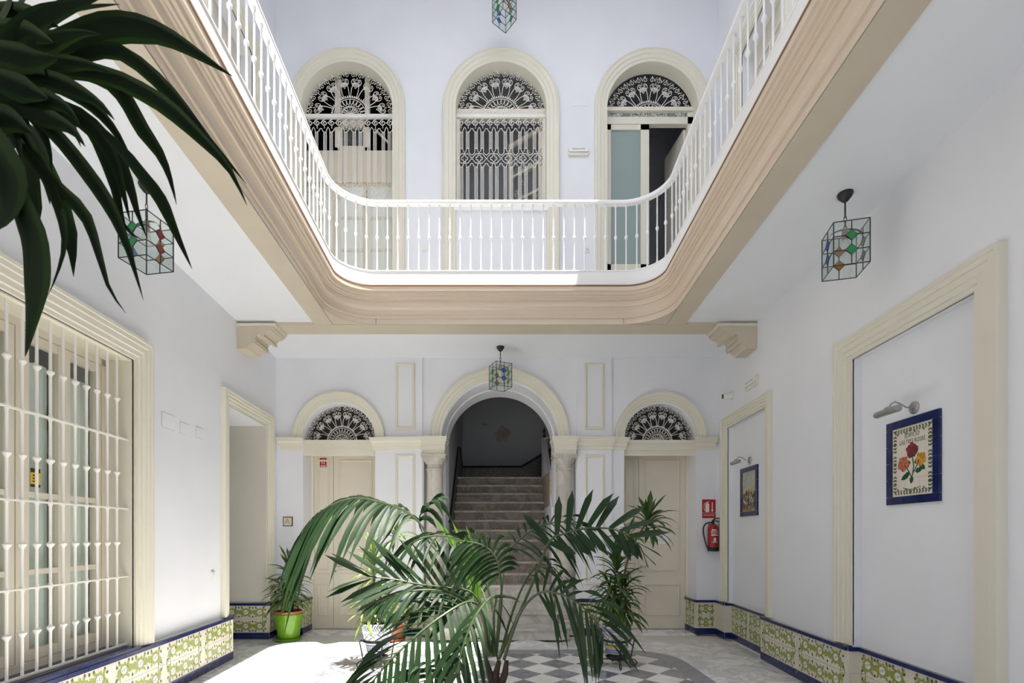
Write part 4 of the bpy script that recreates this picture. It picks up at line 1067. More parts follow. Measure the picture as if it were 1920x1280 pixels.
# access covers and switch on the left wall
for y, z, w, h, lab in ((4.80, 2.603, 0.205, 0.135, 'large square white cover plate on the wall next to the barred window'), (5.075, 2.588, 0.14, 0.11, 'middle one of three white cover plates beside the barred window'), (5.37, 2.607, 0.135, 0.11, 'small white cover plate on the wall closest to the cased opening')):
    e = wall_thing('cover_plate', onL(y, z), lab, 'cover plate')
    build(rbox(w, h, 0.006), 'plate', 'wall', e); build(rbox(w+0.012, h+0.012, 0.0015), 'gap', 'plastic_grey', e)
e = wall_thing('wall_switch', onL(5.65, 1.04), 'small white wall switch beside the cased opening', 'switch')
build(rbox(0.075, 0.09, 0.012, 0, 0.006), 'plate', 'plastic_white', e); build(rbox(0.045, 0.05, 0.018, 0, 0.004), 'rocker', 'plastic_white', e); mb = rbox(0.05, 0.008, 0.02); build(mb, 'shade_lip', 'plastic_grey', e, mtx=T(0, 0, 0.045))
# letter plaque
e = wall_thing('letter_plaque', onB((540-CX)*YB/F, HC+(CY-977.5)*YB/F), 'small framed plaque with a gilt letter A', 'plaque')
build(rbox(0.145, 0.145, 0.012), 'frame', 'black', e); build(rbox(0.122, 0.122, 0.014), 'tile', 'tile_cream', e)
obj('letter', text_mesh('A', 0.13, 'gold'), e, T(0.0, -0.0155, 0.0) @ R(PI/2, 'X')); obj('letter_shadow', text_mesh('A', 0.13, 'print_grey'), e, T(-0.004, -0.0147, -0.002) @ R(PI/2, 'X'))
# red notice on the left door
e = wall_thing('red_notice', T((606-CX)*(YD-0.02)/F, YD-0.021, HC+(CY-867)*(YD-0.02)/F), 'small red notice stuck on the narrow door leaf', 'notice')
build(rbox(0.105, 0.145, 0.003), 'sheet', 'red_sign', e)
mb = MB(); mb.box(-0.035, 0.035, -0.0045, -0.003, 0.045, 0.05); mb.box(-0.04, 0.04, -0.0045, -0.003, -0.062, -0.048); mb.box(-0.03, 0.03, -0.0045, -0.003, 0.033, 0.037)
for s_ in (-1, 1): mb.box(s_*0.018-0.004, s_*0.018+0.004, -0.0045, -0.003, -0.03, 0.02)
mb.box(-0.02, 0.02, -0.0045, -0.003, -0.012, -0.006); build(mb, 'print', 'print_white', e)
# paper notice on the right door
e = wall_thing('paper_notice', T((1241-CX)*(YD-0.02)/F, YD-0.021, HC+(CY-1010)*(YD-0.02)/F), 'white paper notice taped to the door', 'notice')
build(rbox(0.19, 0.15, 0.002), 'sheet', 'paper', e)
mb = MB(); mb.lathe([(0.012, 0), (0.012, 0.001)], n=10); build(mb, 'emblem', 'black', e, mtx=T(0, -0.002, 0.045) @ R(PI/2, 'X'))
mb = MB()
for q, w in ((0.025, 0.07), (0.0, 0.05), (-0.02, 0.055), (-0.035, 0.04)): mb.box(-w, w, -0.003, -0.002, q-0.0015, q+0.0015)
build(mb, 'print_lines', 'print_grey', e)
# extinguisher sign and extinguisher
ex = (1331-CX)*YB/F
e = wall_thing('extinguisher_sign', onB((1329-CX)*YB/F, HC+(CY-953.5)*YB/F), 'red sign with a white extinguisher symbol and arrow', 'sign')
build(rbox(0.205, 0.285, 0.004), 'plate', 'red_sign', e)
mb = MB(); y_ = lambda a, c, q: V3(a, q, c)
mb.prism([(-0.055, -0.05), (0.005, -0.05), (0.005, 0.07), (-0.005, 0.085), (-0.045, 0.085), (-0.055, 0.07)], -0.0055, -0.004, y_); mb.box(-0.035, -0.015, -0.0055, -0.004, 0.085, 0.105); mb.prism([(-0.035, 0.105), (0.01, 0.115), (0.01, 0.108), (-0.03, 0.098)], -0.0055, -0.004, y_)
mb.tube([(-0.03, -0.005, 0.1), (-0.07, -0.005, 0.085), (-0.078, -0.005, 0.03), (-0.07, -0.005, -0.03)], 0.004, 4)
mb.box(0.045, 0.057, -0.0055, -0.004, -0.02, 0.1); mb.prism([(0.03, -0.015), (0.072, -0.015), (0.051, -0.05)], -0.0055, -0.004, y_); mb.box(-0.1, 0.1, -0.0055, -0.004, -0.068, -0.063)
build(mb, 'symbol', 'print_white', e)
obj('lettering', text_mesh('EXTINTOR', 0.034, 'print_white'), e, T(0, -0.005, -0.10) @ R(PI/2, 'X'))
e = wall_thing('fire_extinguisher', T(ex+0.005, YB-0.10, 1.27), 'red fire extinguisher with black hose hanging on the wall', 'fire extinguisher')
mb = MB(); mb.lathe([(0.070, 0.0), (0.078, 0.02), (0.078, 0.33), (0.07, 0.365), (0.045, 0.39), (0.02, 0.40)], n=24); build(mb, 'cylinder', 'red', e, True)
mb = MB(); mb.lathe([(0.072, -0.012), (0.081, -0.005), (0.081, 0.045), (0.078, 0.05)], n=24); build(mb, 'foot_ring', 'black', e, True)
mb = MB(); mb.lathe([(0.018, 0.395), (0.022, 0.41), (0.022, 0.44), (0.015, 0.45)], n=12); mb.tube([(-0.05, 0, 0.42), (0.0, 0, 0.425)], 0.012, 6); build(mb, 'valve', 'black', e, True)
mb = MB(); mb.prism([(-0.02, 0.44), (0.04, 0.455), (0.12, 0.425), (0.12, 0.415), (0.03, 0.44), (-0.02, 0.43)], -0.012, 0.012, lambda a, b, h: V3(a, h, b)); mb.prism([(-0.02, 0.45), (0.03, 0.485), (0.105, 0.50), (0.105, 0.49), (0.04, 0.47), (-0.01, 0.44)], -0.012, 0.012, lambda a, b, h: V3(a, h, b)); build(mb, 'lever', 'black', e)
mb = MB(); hp = bez((-0.04, 0.42), (-0.2, 0.43), (-0.16, 0.25), (-0.105, 0.07), 14); mb.tube([V3(x, -0.02, z) for x, z in hp]+[V3(-0.085, -0.03, 0.03)], 0.011, 7); build(mb, 'hose', 'black', e, True)
mb = MB()
def cyl_quad(a0, a1, z0, z1, r):
    o = len(mb.v); n_ = 6
    for i in range(n_+1):
        a = a0+(a1-a0)*i/n_; mb.v += [V3(r*math.cos(a), r*math.sin(a), z0), V3(r*math.cos(a), r*math.sin(a), z1)]
    for i in range(n_): mb.face((o+2*i, o+2*i+2, o+2*i+3, o+2*i+1))
for z0, z1, a0, a1 in ((0.30, 0.315, -2.2, -1.2), (0.275, 0.285, -2.4, -0.9), (0.255, 0.262, -2.3, -0.9), (0.225, 0.24, -2.3, -0.8), (0.14, 0.19, -1.8, -1.4), (0.12, 0.13, -2.1, -1.1)): cyl_quad(a0, a1, z0, z1, 0.0786)
build(mb, 'label_print', 'print_white', e)
mb = MB(); mb.box(-0.03, 0.03, 0.06, 0.10, 0.25, 0.40); build(mb, 'wall_bracket', 'black', e)
# security camera
e = wall_thing('security_camera', onR(7.0, 3.47), 'white bullet security camera with a black lens on the wall', 'camera')
mb = MB(); mb.lathe([(0.06, 0), (0.06, 0.015), (0.045, 0.03), (0.02, 0.035)], n=18); build(mb, 'mount', 'plastic_white', e, True, mtx=R(PI/2, 'X'))
bm_ = T(-0.02, -0.06, -0.02) @ R(math.radians(100), 'Y') @ R(math.radians(52), 'X')
mb = MB(); mb.lathe([(0.034, -0.02), (0.038, 0.0), (0.038, 0.10), (0.036, 0.105)], n=18); cb = build(mb, 'housing', 'plastic_white', e, True, mtx=T(0.03, -0.05, -0.01) @ R(math.radians(95), 'X'))
mb = MB(); mb.lathe([(0.033, 0.1), (0.033, 0.109), (0.02, 0.112), (0.0, 0.114)], n=18); build(mb, 'lens', 'black', cb, True)
# emergency lights
def emergency(mtx, lab, w=0.31, h=0.12):
    e = wall_thing('emergency_light', mtx, lab, 'light')
    build(rbox(w, h, 0.035, 0, 0.015), 'housing', 'plastic_ivory', e)
    build(rbox(w*0.92, h*0.55, 0.05, 0, 0.012), 'diffuser', 'plastic_white', e, mtx=T(0, 0, h*0.14))
    mb = MB(); mb.tube([(-w*0.28, -0.052, h*0.16), (w*0.28, -0.052, h*0.16)], 0.006, 6)
    for s_ in (-1, 1): mb.box(s_*w*0.27-0.012, s_*w*0.27+0.012, -0.056, -0.045, h*0.08, h*0.26)
    build(mb, 'tube', 'plastic_grey', e)
    build(rbox(w*0.92, 0.004, 0.037), 'seam', 'plastic_grey', e, mtx=T(0, 0, -h*0.2))
emergency(onB((1084-CX)*YB/F, HC+(CY-286)*YB/F), 'ivory emergency light between two upper arches')
emergency(onR(6.37, 3.45), 'white emergency light on the wall beside the security camera', 0.33, 0.12)
for px, py, lab in ((797, 465, 'small white socket on the upper wall beside the grille door'), (1101, 469, 'small white socket on the upper wall beside the frosted glass door')):
    e = wall_thing('wall_socket', onB((px-CX)*YB/F, HC+(CY-py)*YB/F), lab, 'socket')
    build(rbox(0.07, 0.1 if px < 900 else 0.07, 0.02, 0, 0.006), 'box', 'plastic_white', e); build(rbox(0.04, 0.03, 0.024, 0, 0.004), 'insert', 'plastic_grey' if px > 900 else 'plastic_white', e)
e = wall_thing('cover_plate', onB((1085-CX)*YB/F, HC+(CY-190)*YB/F), 'white cover plate high on the upper wall above the emergency light', 'cover plate')
build(rbox(0.24, 0.14, 0.005), 'plate', 'wall', e)

# ---- tile plaques with picture lamps
PW, PH, PB = 0.53, 0.66, 0.062
def plaque(y, z, lab):
    e = wall_thing('tile_plaque', onR(y, z, -ND), lab, 'plaque')
    build(rbox(PW-0.004, PH-0.004, 0.008), 'backing', 'grout', e)
    b = PB
    def frame_tile(x0, x1, z0, z1):
        m2 = MB(); g = 0.0012
        m2.box(x0+g, x1-g, -0.02, 0, z0+g, z1-g); build(m2, 'border_tile', 'tile_blue', e)
    for i in range(3):
        w = PW/3
        for z0 in (PH/2-b, -PH/2): frame_tile(-PW/2+w*i, -PW/2+w*(i+1), z0, z0+b)
    for i in range(4):
        h = (PH-2*b)/4
        for x0 in (PW/2-b, -PW/2): frame_tile(x0, x0+b, -PH/2+b+h*i, -PH/2+b+h*(i+1))
    nx, nz = 3, 4; iw_, ih = PW-2*b, PH-2*b
    return e, iw_, ih
def picture_lamp(y, z, lab):
    e = wall_thing('picture_lamp', onR(y, z, -ND), lab, 'lamp')
    mb = MB(); mb.lathe([(0.048, 0), (0.048, 0.008), (0.04, 0.018), (0.02, 0.022), (0.018, 0.03)], n=20); build(mb, 'wall_plate', 'steel', e, True, mtx=R(PI/2, 'X'))
    mb = MB(); pp = [V3(0, -0.02, 0), V3(-0.005, -0.06, 0.005), V3(-0.01, -0.10, 0.035), V3(-0.012, -0.135, 0.05), V3(-0.012, -0.165, 0.03), V3(-0.012, -0.18, 0.0)]
    mb.tube(pp, 0.006, 7); build(mb, 'arm', 'steel', e, True)
    mb = MB(); mb.lathe([(0.0, -0.125), (0.02, -0.124), (0.026, -0.118), (0.026, 0.118), (0.02, 0.124), (0.0, 0.125)], n=16); build(mb, 'shade', 'steel', e, True, mtx=T(-0.012, -0.19, -0.025) @ R(PI/2, 'Y'))
    mb = MB(); mb.lathe([(0.012, -0.03), (0.02, -0.02), (0.02, 0.02), (0.012, 0.03)], n=12); build(mb, 'joint', 'steel', e, True, mtx=T(-0.012, -0.185, -0.005) @ R(PI/2, 'Y'))
e, iw_, ih = plaque(3.778, 2.071, 'tile plaque with three painted roses and the building name in a blue border')
for i in range(3):
    for j in range(4):
        m2 = MB(); x0 = -iw_/2+iw_/3*i; z0 = -ih/2+ih/4*j; m2.box(x0+0.0008, x0+iw_/3-0.0008, -0.012, 0, z0+0.0008, z0+ih/4-0.0008); build(m2, 'picture_tile', 'tile_cream', e)
TF = R(PI/2, 'X')
obj('lettering', text_mesh('EDIFICIO', 0.044, 'print_leaf', shear=0.1), e, T(0.0, -0.0125, 0.195) @ TF @ S(0.85, 1.15, 1))
obj('lettering', text_mesh('LAS TRES ROSAS', 0.044, 'print_leaf', shear=0.1), e, T(0.0, -0.0125, 0.148) @ TF @ S(0.80, 1.1, 1))
pr = MB(); rnd = random.Random(8)
def pleaf(mbx, cx, cz, L, W, a, y):
    ca, sa = math.cos(a), math.sin(a); o = len(mbx.v)
    for x, z in ((0, 0), (L*0.3, W), (L*0.7, W*0.8), (L, 0), (L*0.7, -W*0.8), (L*0.3, -W)): mbx.v.append(V3(cx+x*ca-z*sa, y, cz+x*sa+z*ca))
    mbx.face(range(o, o+6))
def pblob(mbx, cx, cz, r, y, k=18, amp=0.18, seed=0):
    o = len(mbx.v)
    for i in range(k):
        a = 2*PI*i/k; q = r*(1+amp*math.sin(5*a+seed)+0.08*math.sin(9*a+seed*2)); mbx.v.append(V3(cx+q*math.cos(a), y, cz+q*math.sin(a)))
    mbx.face(range(o, o+k))
border = MB(); bx, bz = iw_/2-0.028, ih/2-0.030
npt = 0
for k in range(19):
    z = -bz+2*bz*k/18
    for s_ in (-1, 1):
        up = 1 if (k % 6) < 3 else -1
        for q in (-1, 1): pleaf(border, s_*bx, z, 0.027, 0.0075, PI/2*up+q*0.75, -0.0125)
for k in range(13):
    x = -bx+2*bx*k/12
    for s_ in (-1, 1):
        dr = 0 if x < 0 else PI
        for q in (-1, 1): pleaf(border, x, s_*bz, 0.026, 0.0075, dr+q*0.75, -0.0125)
        if k % 3 == 1: pblob(border, x, s_*(bz-0.022), 0.009, -0.0126, 8, 0.05)
build(border, 'leaf_border', 'print_leaf', e, kind='stuff')
st_ = MB(); sb = []
for p in (((0, -0.15), (0.02, -0.05), (0.005, 0.04)), ((0.0, -0.13), (-0.03, -0.08), (-0.07, -0.03)), ((0.01, -0.10), (0.05, -0.05), (0.07, -0.005))): st_.tube([V3(x, -0.0125, z) for x, z in p], 0.004, 4)
for cx, cz, L, W, a in ((0.02, 0.04, 0.07, 0.02, 0.9), (0.0, 0.02, 0.07, 0.02, 2.4), (-0.03, -0.10, 0.09, 0.022, 3.6), (0.03, -0.09, 0.08, 0.02, 0.2), (0.07, -0.04, 0.075, 0.022, -0.6), (0.0, -0.12, 0.06, 0.02, -1.7), (-0.03, -0.08, 0.06, 0.02, -2.1), (0.02, -0.02, 0.06, 0.018, 0.2), (-0.01, -0.02, 0.06, 0.016, 2.9)): pleaf(st_, cx, cz, L, W, a, -0.0127)
build(st_, 'rose_stem', 'print_dkgreen', e)
for cx, cz, r, mn, nm in ((0.0, 0.078, 0.056, 'rose_red', 'red_rose'), (0.088, -0.002, 0.050, 'rose_yellow', 'yellow_rose'), (-0.085, -0.018, 0.058, 'rose_orange', 'orange_rose')):
    b = MB(); pblob(b, cx, cz, r, -0.0130, 22, 0.10, cx*40)
    for q in range(5):
        a = q*1.3; 
        b.tube([V3(cx+r*(0.25+0.14*q)*math.cos(t), -0.0134, cz+r*(0.25+0.14*q)*math.sin(t)) for t in [a+0.25*i for i in range(8)]], 0.0012, 3)
    build(b, nm, mn, e)
b = MB()
for i in range(26):
    t = -0.55+1.1*i/25; x = 0.165*math.sin(t); z = -0.135-0.115*math.cos(t)+0.03+0.004*math.sin(i*2.2)
    b.box(x-0.0025, x+0.0025, -0.0132, -0.0124, z-0.003-0.004*(i % 3 == 0), z+0.003)
build(b, 'script_line', 'print_grey', e)
picture_lamp(3.766, 2.468, 'steel picture lamp above the rose plaque')
e, iw_, ih = plaque(6.64, 2.086, 'tile plaque with a painted street scene in a blue border')
for i in range(3):
    for j in range(4):
        m2 = MB(); x0 = -iw_/2+iw_/3*i; z0 = -ih/2+ih/4*j; m2.box(x0+0.0008, x0+iw_/3-0.0008, -0.012, 0, z0+0.0008, z0+ih/4-0.0008); build(m2, 'picture_tile', 'mural_sky', e)
b = MB(); b.prism([(-iw_/2, -0.1), (-iw_/2, 0.16), (-0.12, 0.12), (-0.05, 0.05), (-0.05, -0.1)], -0.0128, -0.012, y_)
b.prism([(0.0, -0.1), (0.0, 0.04), (0.03, 0.06), (0.06, 0.06), (0.075, 0.16), (0.09, 0.06), (iw_/2, 0.04), (iw_/2, -0.1)], -0.0126, -0.012, y_); b.prism([(-0.06, -0.1), (-0.06, 0.02), (0.02, 0.02), (0.02, -0.1)], -0.0124, -0.012, y_); build(b, 'painted_houses', 'mural_wall', e)
b = MB(); b.prism([(-iw_/2, -ih/2), (iw_/2, -ih/2), (iw_/2, -0.17), (-iw_/2, -0.16)], -0.0128, -0.012, y_); build(b, 'painted_ground', 'mural_ground', e)
b = MB(); rnd = random.Random(2)
for k in range(90):
    x = (rnd.random()-0.5)*iw_*0.95; z = -0.23+0.22*rnd.random(); s_ = 0.014+0.01*rnd.random(); pblob(b, x, z, s_, -0.0131, 8, 0.2, k); pblob(b, x, z+s_*1.4, s_*0.5, -0.0131, 6, 0.05, k)
build(b, 'painted_crowd', 'mural_dark', e)
picture_lamp(6.62, 2.50, 'steel picture lamp above the street scene plaque')
# ================================================================== PLANTS
def strip(mb, pts, wid, side=None, fold=0.25, cols=(-1, -0.6, 0, 0.6, 1), edge_mi=1):
    """leaf blade along pts with half widths wid; edge columns may take another material"""
    pts = [Vector(p) for p in pts]; k = len(pts); o = len(mb.v); c = len(cols)
    for i in range(k):
        t = (pts[min(i+1, k-1)]-pts[max(i-1, 0)])
        if t.length < 1e-9: t = Vector((1, 0, 0))
        t.normalize()
        s_ = (Vector(side) if side is not None else t.cross(Vector((0, 0, 1))))
        s_ = s_-t*s_.dot(t)
        if s_.length < 1e-4: s_ = t.orthogonal()
        s_.normalize(); nn = s_.cross(t)
        for q in cols: mb.v.append(pts[i]+s_*(wid[i]*q)+nn*(abs(q)*wid[i]*fold))
    for i in range(k-1):
        for j in range(c-1):
            mb.mi = edge_mi if (j in (0, c-2) and c > 3) else 0
            a = o+i*c+j; mb.face((a, a+1, a+c+1, a+c))
    mb.mi = 0
def wprof(n, W, a=0.5, tip=0.02):
    return [max(W*tip, W*(math.sin(PI*min(1, (i/n)**a*0.5+0.0)) if i/n < 0.0 else (math.sin(PI*(0.12+0.88*(i/n))**0.8))) ) for i in range(n+1)]
def blade(L, W, e0, bend, n=7):
    """drooping blade in the x-z plane starting with elevation e0, bending down by `bend`"""
    p = [Vector((0, 0, 0))]; 
    for i in range(n):
        a = e0-bend*((i+0.5)/n)**1.2; p.append(p[-1]+Vector((math.cos(a), 0, math.sin(a)))*(L/n))
    w = [W*(0.35+0.65*math.sin(PI*min(1, 0.08+(i/n)*0.55)/1.0)) if i/n < 0.75 else W*max(0.03, (1-i/n)/0.25*0.86) for i in range(n+1)]
    return p, w
def leaf_variants(tag_, mats, L, W):
    out = []
    for e0, bd in ((80, 35), (60, 75), (42, 95), (20, 85), (-5, 75)):
        mb = MB(); p, w = blade(L, W, math.radians(e0), math.radians(bd)); strip(mb, p, w, Vector((0, 1, 0)), 0.3)
        out.append(mb.mesh('leaf', mats, True, recalc=False))
    return out
def rosette(parent, iv, pos, var, n, rnd, lo=0, hi=4, span=0.0, scale=1.0, tilt=(0, 0)):
    for k in range(n):
        q = k/max(1, n-1); v = var[min(4, max(0, int(lo+(hi-lo+0.99)*q)))]
        az = k*2.399963+rnd.uniform(-0.25, 0.25); s_ = scale*rnd.uniform(0.8, 1.12)*(0.75 if q < 0.12 else 1)
        m4 = T(pos[0], pos[1], pos[2]-span*q) @ R(tilt[0], 'X') @ R(tilt[1], 'Y') @ R(az) @ R(rnd.uniform(-0.2, 0.2), 'Y') @ R(rnd.uniform(-0.3, 0.3), 'X') @ S(s_, s_, s_) @ T(0.008, 0, 0)
        obj('leaf', v, parent, iv @ m4)
VD = leaf_variants('d', ['drac_dark', 'drac_edge'], 0.36, 0.027)
VL = leaf_variants('l', ['drac_light', 'drac_edge'], 0.31, 0.021)
VK = leaf_variants('k', ['drac_dark', 'drac_dark'], 0.34, 0.028)
def canes(parent, iv, lines):
    for ln in lines:
        mb = MB(); mb.tube(ln, [0.016-0.006*i/(len(ln)-1) for i in range(len(ln))], 8); build(mb, 'cane', 'cane', parent, True, mtx=iv)
rnd = random.Random(21)
# -- green pot
gx_, gy_ = -3.03, 7.12
e = empty('flower_pot', (gx_, gy_, 0), 'glossy lime green plastic flower pot with saucer by the framed letter plaque', 'flower pot')
mb = MB(); mb.lathe([(0.15, 0.0), (0.17, 0.005), (0.18, 0.035), (0.172, 0.035), (0.15, 0.012)], n=32); build(mb, 'saucer', 'pot_green', e, True)
mb = MB(); mb.lathe([(0.135, 0.015), (0.145, 0.03), (0.182, 0.30), (0.192, 0.305), (0.198, 0.375), (0.192, 0.38), (0.185, 0.375), (0.175, 0.31), (0.14, 0.05)], n=36); build(mb, 'pot', 'pot_green', e, True)
t_ = empty('potted_dracaena', (gx_, gy_, 0.30), 'bushy variegated dracaena in a terracotta pot inside the lime green pot', 'plant'); it = t_.matrix_basis.inverted()
mb = MB(); mb.lathe([(0.13, 0.05), (0.165, 0.36), (0.185, 0.365), (0.188, 0.415), (0.178, 0.42), (0.168, 0.40), (0.16, 0.37)], (gx_, gy_, 0), 32); build(mb, 'inner_pot', 'terracotta', t_, True, mtx=it)
mb = MB(); mb.lathe([(0.162, 0.37), (0.165, 0.39), (0.06, 0.398), (0.0, 0.40)], (gx_, gy_, 0), 24); build(mb, 'soil', 'soil', t_, True, mtx=it)
canes(t_, it, [[(gx_, gy_, 0.38), (gx_+0.01, gy_, 0.7), (gx_+0.02, gy_-0.01, 1.08)], [(gx_-0.03, gy_+0.02, 0.38), (gx_-0.08, gy_+0.02, 0.75)], [(gx_+0.03, gy_-0.02, 0.38), (gx_+0.08, gy_-0.05, 0.72)]])
rosette(t_, it, (gx_+0.02, gy_-0.01, 1.10), VD, 46, rnd, 0, 4, 0.46, 0.98)
rosette(t_, it, (gx_-0.08, gy_+0.0, 0.80), VD, 30, rnd, 1, 4, 0.26, 0.9)
rosette(t_, it, (gx_+0.08, gy_-0.05, 0.80), VD, 30, rnd, 1, 4, 0.26, 0.9)
# -- ceramic pots on iron stands
def stand(x, y, zr, rr, lab, rot):
    s_ = empty('plant_stand', (x, y, 0), lab, 'plant stand', rz=rot)
    mb = MB(); mb.tube([(rr*math.cos(t), rr*math.sin(t), zr) for t in [2*PI*i/28 for i in range(28)]], 0.011, 6, closed=True); build(mb, 'ring', 'iron_black', s_, True)
    mb = MB(); mb.lathe([(0.10, 0.085), (0.125, 0.115), (0.118, 0.118), (0.095, 0.095), (0.0, 0.092)], n=24); mb.tube([(-0.16, 0, 0.085), (0.16, 0, 0.085)], 0.007, 5); mb.tube([(0, -0.16, 0.085), (0, 0.16, 0.085)], 0.007, 5); build(mb, 'tray', 'iron_black', s_, True)
    for k in range(4):
        a = PI/2*k
        prof_ = [(rr+0.005, zr), (rr+0.03, zr+0.018), (rr+0.048, zr-0.005), (rr+0.035, zr-0.06), (0.165, 0.10), (0.155, 0.06)]
        prof_ += [(0.195-0.042*math.cos(q), 0.052-0.042*math.sin(q)) for q in [0.3+0.55*i for i in range(6)]]
        prof_ += [(0.195-0.03*math.cos(q), 0.052-0.03*math.sin(q)) for q in [3.6+0.6*i for i in range(4)]]
        mb = MB(); mb.tube([V3(r*math.cos(a), r*math.sin(a), z) for r, z in prof_], 0.0075, 6); build(mb, 'leg', 'iron_black', s_, True)
    return s_
def ceramic(x, y, z0, z1, r0, r1, lab, bands):
    e = empty('ceramic_pot', (x, y, z0), lab, 'flower pot'); h = z1-z0
    rad = lambda q: r0+(r1-r0)*q
    mb = MB(); mb.lathe([(r0-0.01, 0), (rad(0), 0.01), (rad(1), h), (rad(1)+0.006, h+0.004), (rad(1)-0.015, h+0.006), (rad(0.9)-0.018, h*0.9), (0.02, h*0.9)], n=36); build(mb, 'body', 'glaze_white', e, True)
    for q0, q1, mn in bands:
        mb = MB(); mb.lathe([(rad(q0)+0.0012, q0*h), (rad(q1)+0.0012, q1*h)], n=36, cap=False); build(mb, 'painted_band', mn, e, True)
    return e, rad, h
def dashes(e, rad, h, q0, q1, n, mn, slant, w=0.007):
    mb = MB()
    for k in range(n):
        a = 2*PI*k/n; da = w/rad(q0)
        for (qa, qb, sa, sb_) in ((q0, q1, a, a+slant),):
            o = len(mb.v)
            for q, t in ((qa, sa), (qa, sa+da), (qb, sb_+da), (qb, sb_)): r = rad(q)+0.0022; mb.v.append(V3(r*math.cos(t), r*math.sin(t), q*h))
            mb.face((o, o+1, o+2, o+3))
    build(mb, 'painted_pattern', mn, e)
px_, py_ = -1.40, 5.68
stand(px_, py_, 0.30, 0.155, 'black wrought iron stand under the blue and white pot beside the palm', 0.5)
e, rad, h = ceramic(px_, py_, 0.17, 0.50, 0.115, 0.190, 'blue and white painted ceramic pot with a yellow stripe', [(0.34, 0.40, 'glaze_yellow'), (0.26, 0.29, 'glaze_blue'), (0.05, 0.09, 'glaze_blue'), (0.42, 0.44, 'glaze_blue')])
dashes(e, rad, h, 0.88, 0.98, 44, 'glaze_blue', 0.10, 0.010); dashes(e, rad, h, 0.78, 0.88, 40, 'glaze_blue', -0.12, 0.009); dashes(e, rad, h, 0.12, 0.24, 36, 'glaze_blue', 0.14, 0.008); dashes(e, rad, h, 0.46, 0.56, 12, 'glaze_blue', 0.35, 0.012); dashes(e, rad, h, 0.56, 0.68, 12, 'glaze_blue', -0.35, 0.012); dashes(e, rad, h, 0.62, 0.72, 24, 'glaze_blue', 0.2, 0.006)
t_ = empty('potted_dracaena', (px_, py_, 0.46), 'tall pale green dracaena in the blue and white pot, partly behind the palm', 'plant'); it = t_.matrix_basis.inverted()
mb = MB(); mb.lathe([(0.15, 0.458), (0.168, 0.475), (0.05, 0.485), (0.0, 0.486)], (px_, py_, 0), 24); build(mb, 'soil', 'soil', t_, True, mtx=it)
canes(t_, it, [[(px_, py_, 0.46), (px_+0.05, py_, 1.0), (px_+0.2, py_-0.05, 1.52)], [(px_-0.03, py_, 0.46), (px_-0.04, py_-0.02, 1.28)], [(px_+0.02, py_-0.03, 0.46), (px_-0.08, py_-0.1, 0.72)], [(px_+0.02, py_+0.03, 0.46), (px_+0.1, py_, 0.8)]])
rosette(t_, it, (px_+0.22, py_-0.05, 1.55), VD, 18, rnd, 0, 4, 0.10, 0.9)
rosette(t_, it, (px_-0.04, py_-0.02, 1.30), VL, 46, rnd, 0, 3, 0.38, 0.95)
rosette(t_, it, (px_-0.08, py_-0.1, 0.76), VL, 30, rnd, 1, 4, 0.22, 1.0)
rosette(t_, it, (px_+0.10, py_, 0.84), VD, 26, rnd, 1, 4, 0.26, 0.95)
qx, qy = 1.335, 5.68
stand(qx, qy, 0.31, 0.16, 'black wrought iron scroll stand under the orange and blue pot', 0.0)
e, rad, h = ceramic(qx, qy, 0.155, 0.47, 0.115, 0.175, 'painted ceramic pot with orange, blue and green motifs', [(0.42, 0.45, 'glaze_blue'), (0.23, 0.33, 'glaze_yellow'), (0.30, 0.36, 'glaze_green')])
dashes(e, rad, h, 0.03, 0.11, 52, 'glaze_blue', 0.05, 0.008); dashes(e, rad, h, 0.12, 0.20, 52, 'glaze_blue', -0.05, 0.008); dashes(e, rad, h, 0.80, 0.95, 60, 'glaze_blue', 0.06, 0.008); dashes(e, rad, h, 0.62, 0.76, 44, 'glaze_blue', 0.16, 0.007)
dashes(e, rad, h, 0.36, 0.60, 7, 'glaze_orange', 0.25, 0.06); dashes(e, rad, h, 0.22, 0.32, 7, 'glaze_orange', 0.25, 0.07); dashes(e, rad, h, 0.34, 0.50, 7, 'glaze_green', -0.25, 0.035)
t_ = empty('potted_dracaena', (qx, qy, 0.43), 'tall dark dracaena leaning to one side in the orange and blue pot', 'plant'); it = t_.matrix_basis.inverted()
mb = MB(); mb.lathe([(0.14, 0.428), (0.156, 0.445), (0.05, 0.455), (0.0, 0.456)], (qx, qy, 0), 24); build(mb, 'soil', 'soil', t_, True, mtx=it)
tip = pt(1215, 975, qy)
canes(t_, it, [[(qx, qy, 0.43), (qx-0.02, qy, 0.85), (qx, qy, 1.25)], [(qx+0.03, qy, 0.43), (qx+0.06, qy, 0.9), (qx+0.16, qy, 1.35), tuple(tip)], [(qx-0.04, qy+0.02, 0.43), (qx-0.07, qy, 0.8)], [(qx+0.05, qy-0.03, 0.43), (qx+0.09, qy-0.03, 0.75)]])
rosette(t_, it, (tip.x, tip.y, tip.z+0.06), VK, 40, rnd, 0, 4, 0.2, 1.0)
rosette(t_, it, (qx+0.13, qy, 1.52), VD, 14, rnd, 0, 3, 0.1, 0.8)
rosette(t_, it, (qx, qy, 1.28), VK, 64, rnd, 0, 4, 0.55, 0.95)
rosette(t_, it, (qx+0.09, qy-0.03, 1.0), VK, 50, rnd, 1, 4, 0.45, 0.9)
rosette(t_, it, (qx-0.07, qy, 0.95), VD, 40, rnd, 1, 4, 0.3, 0.9)
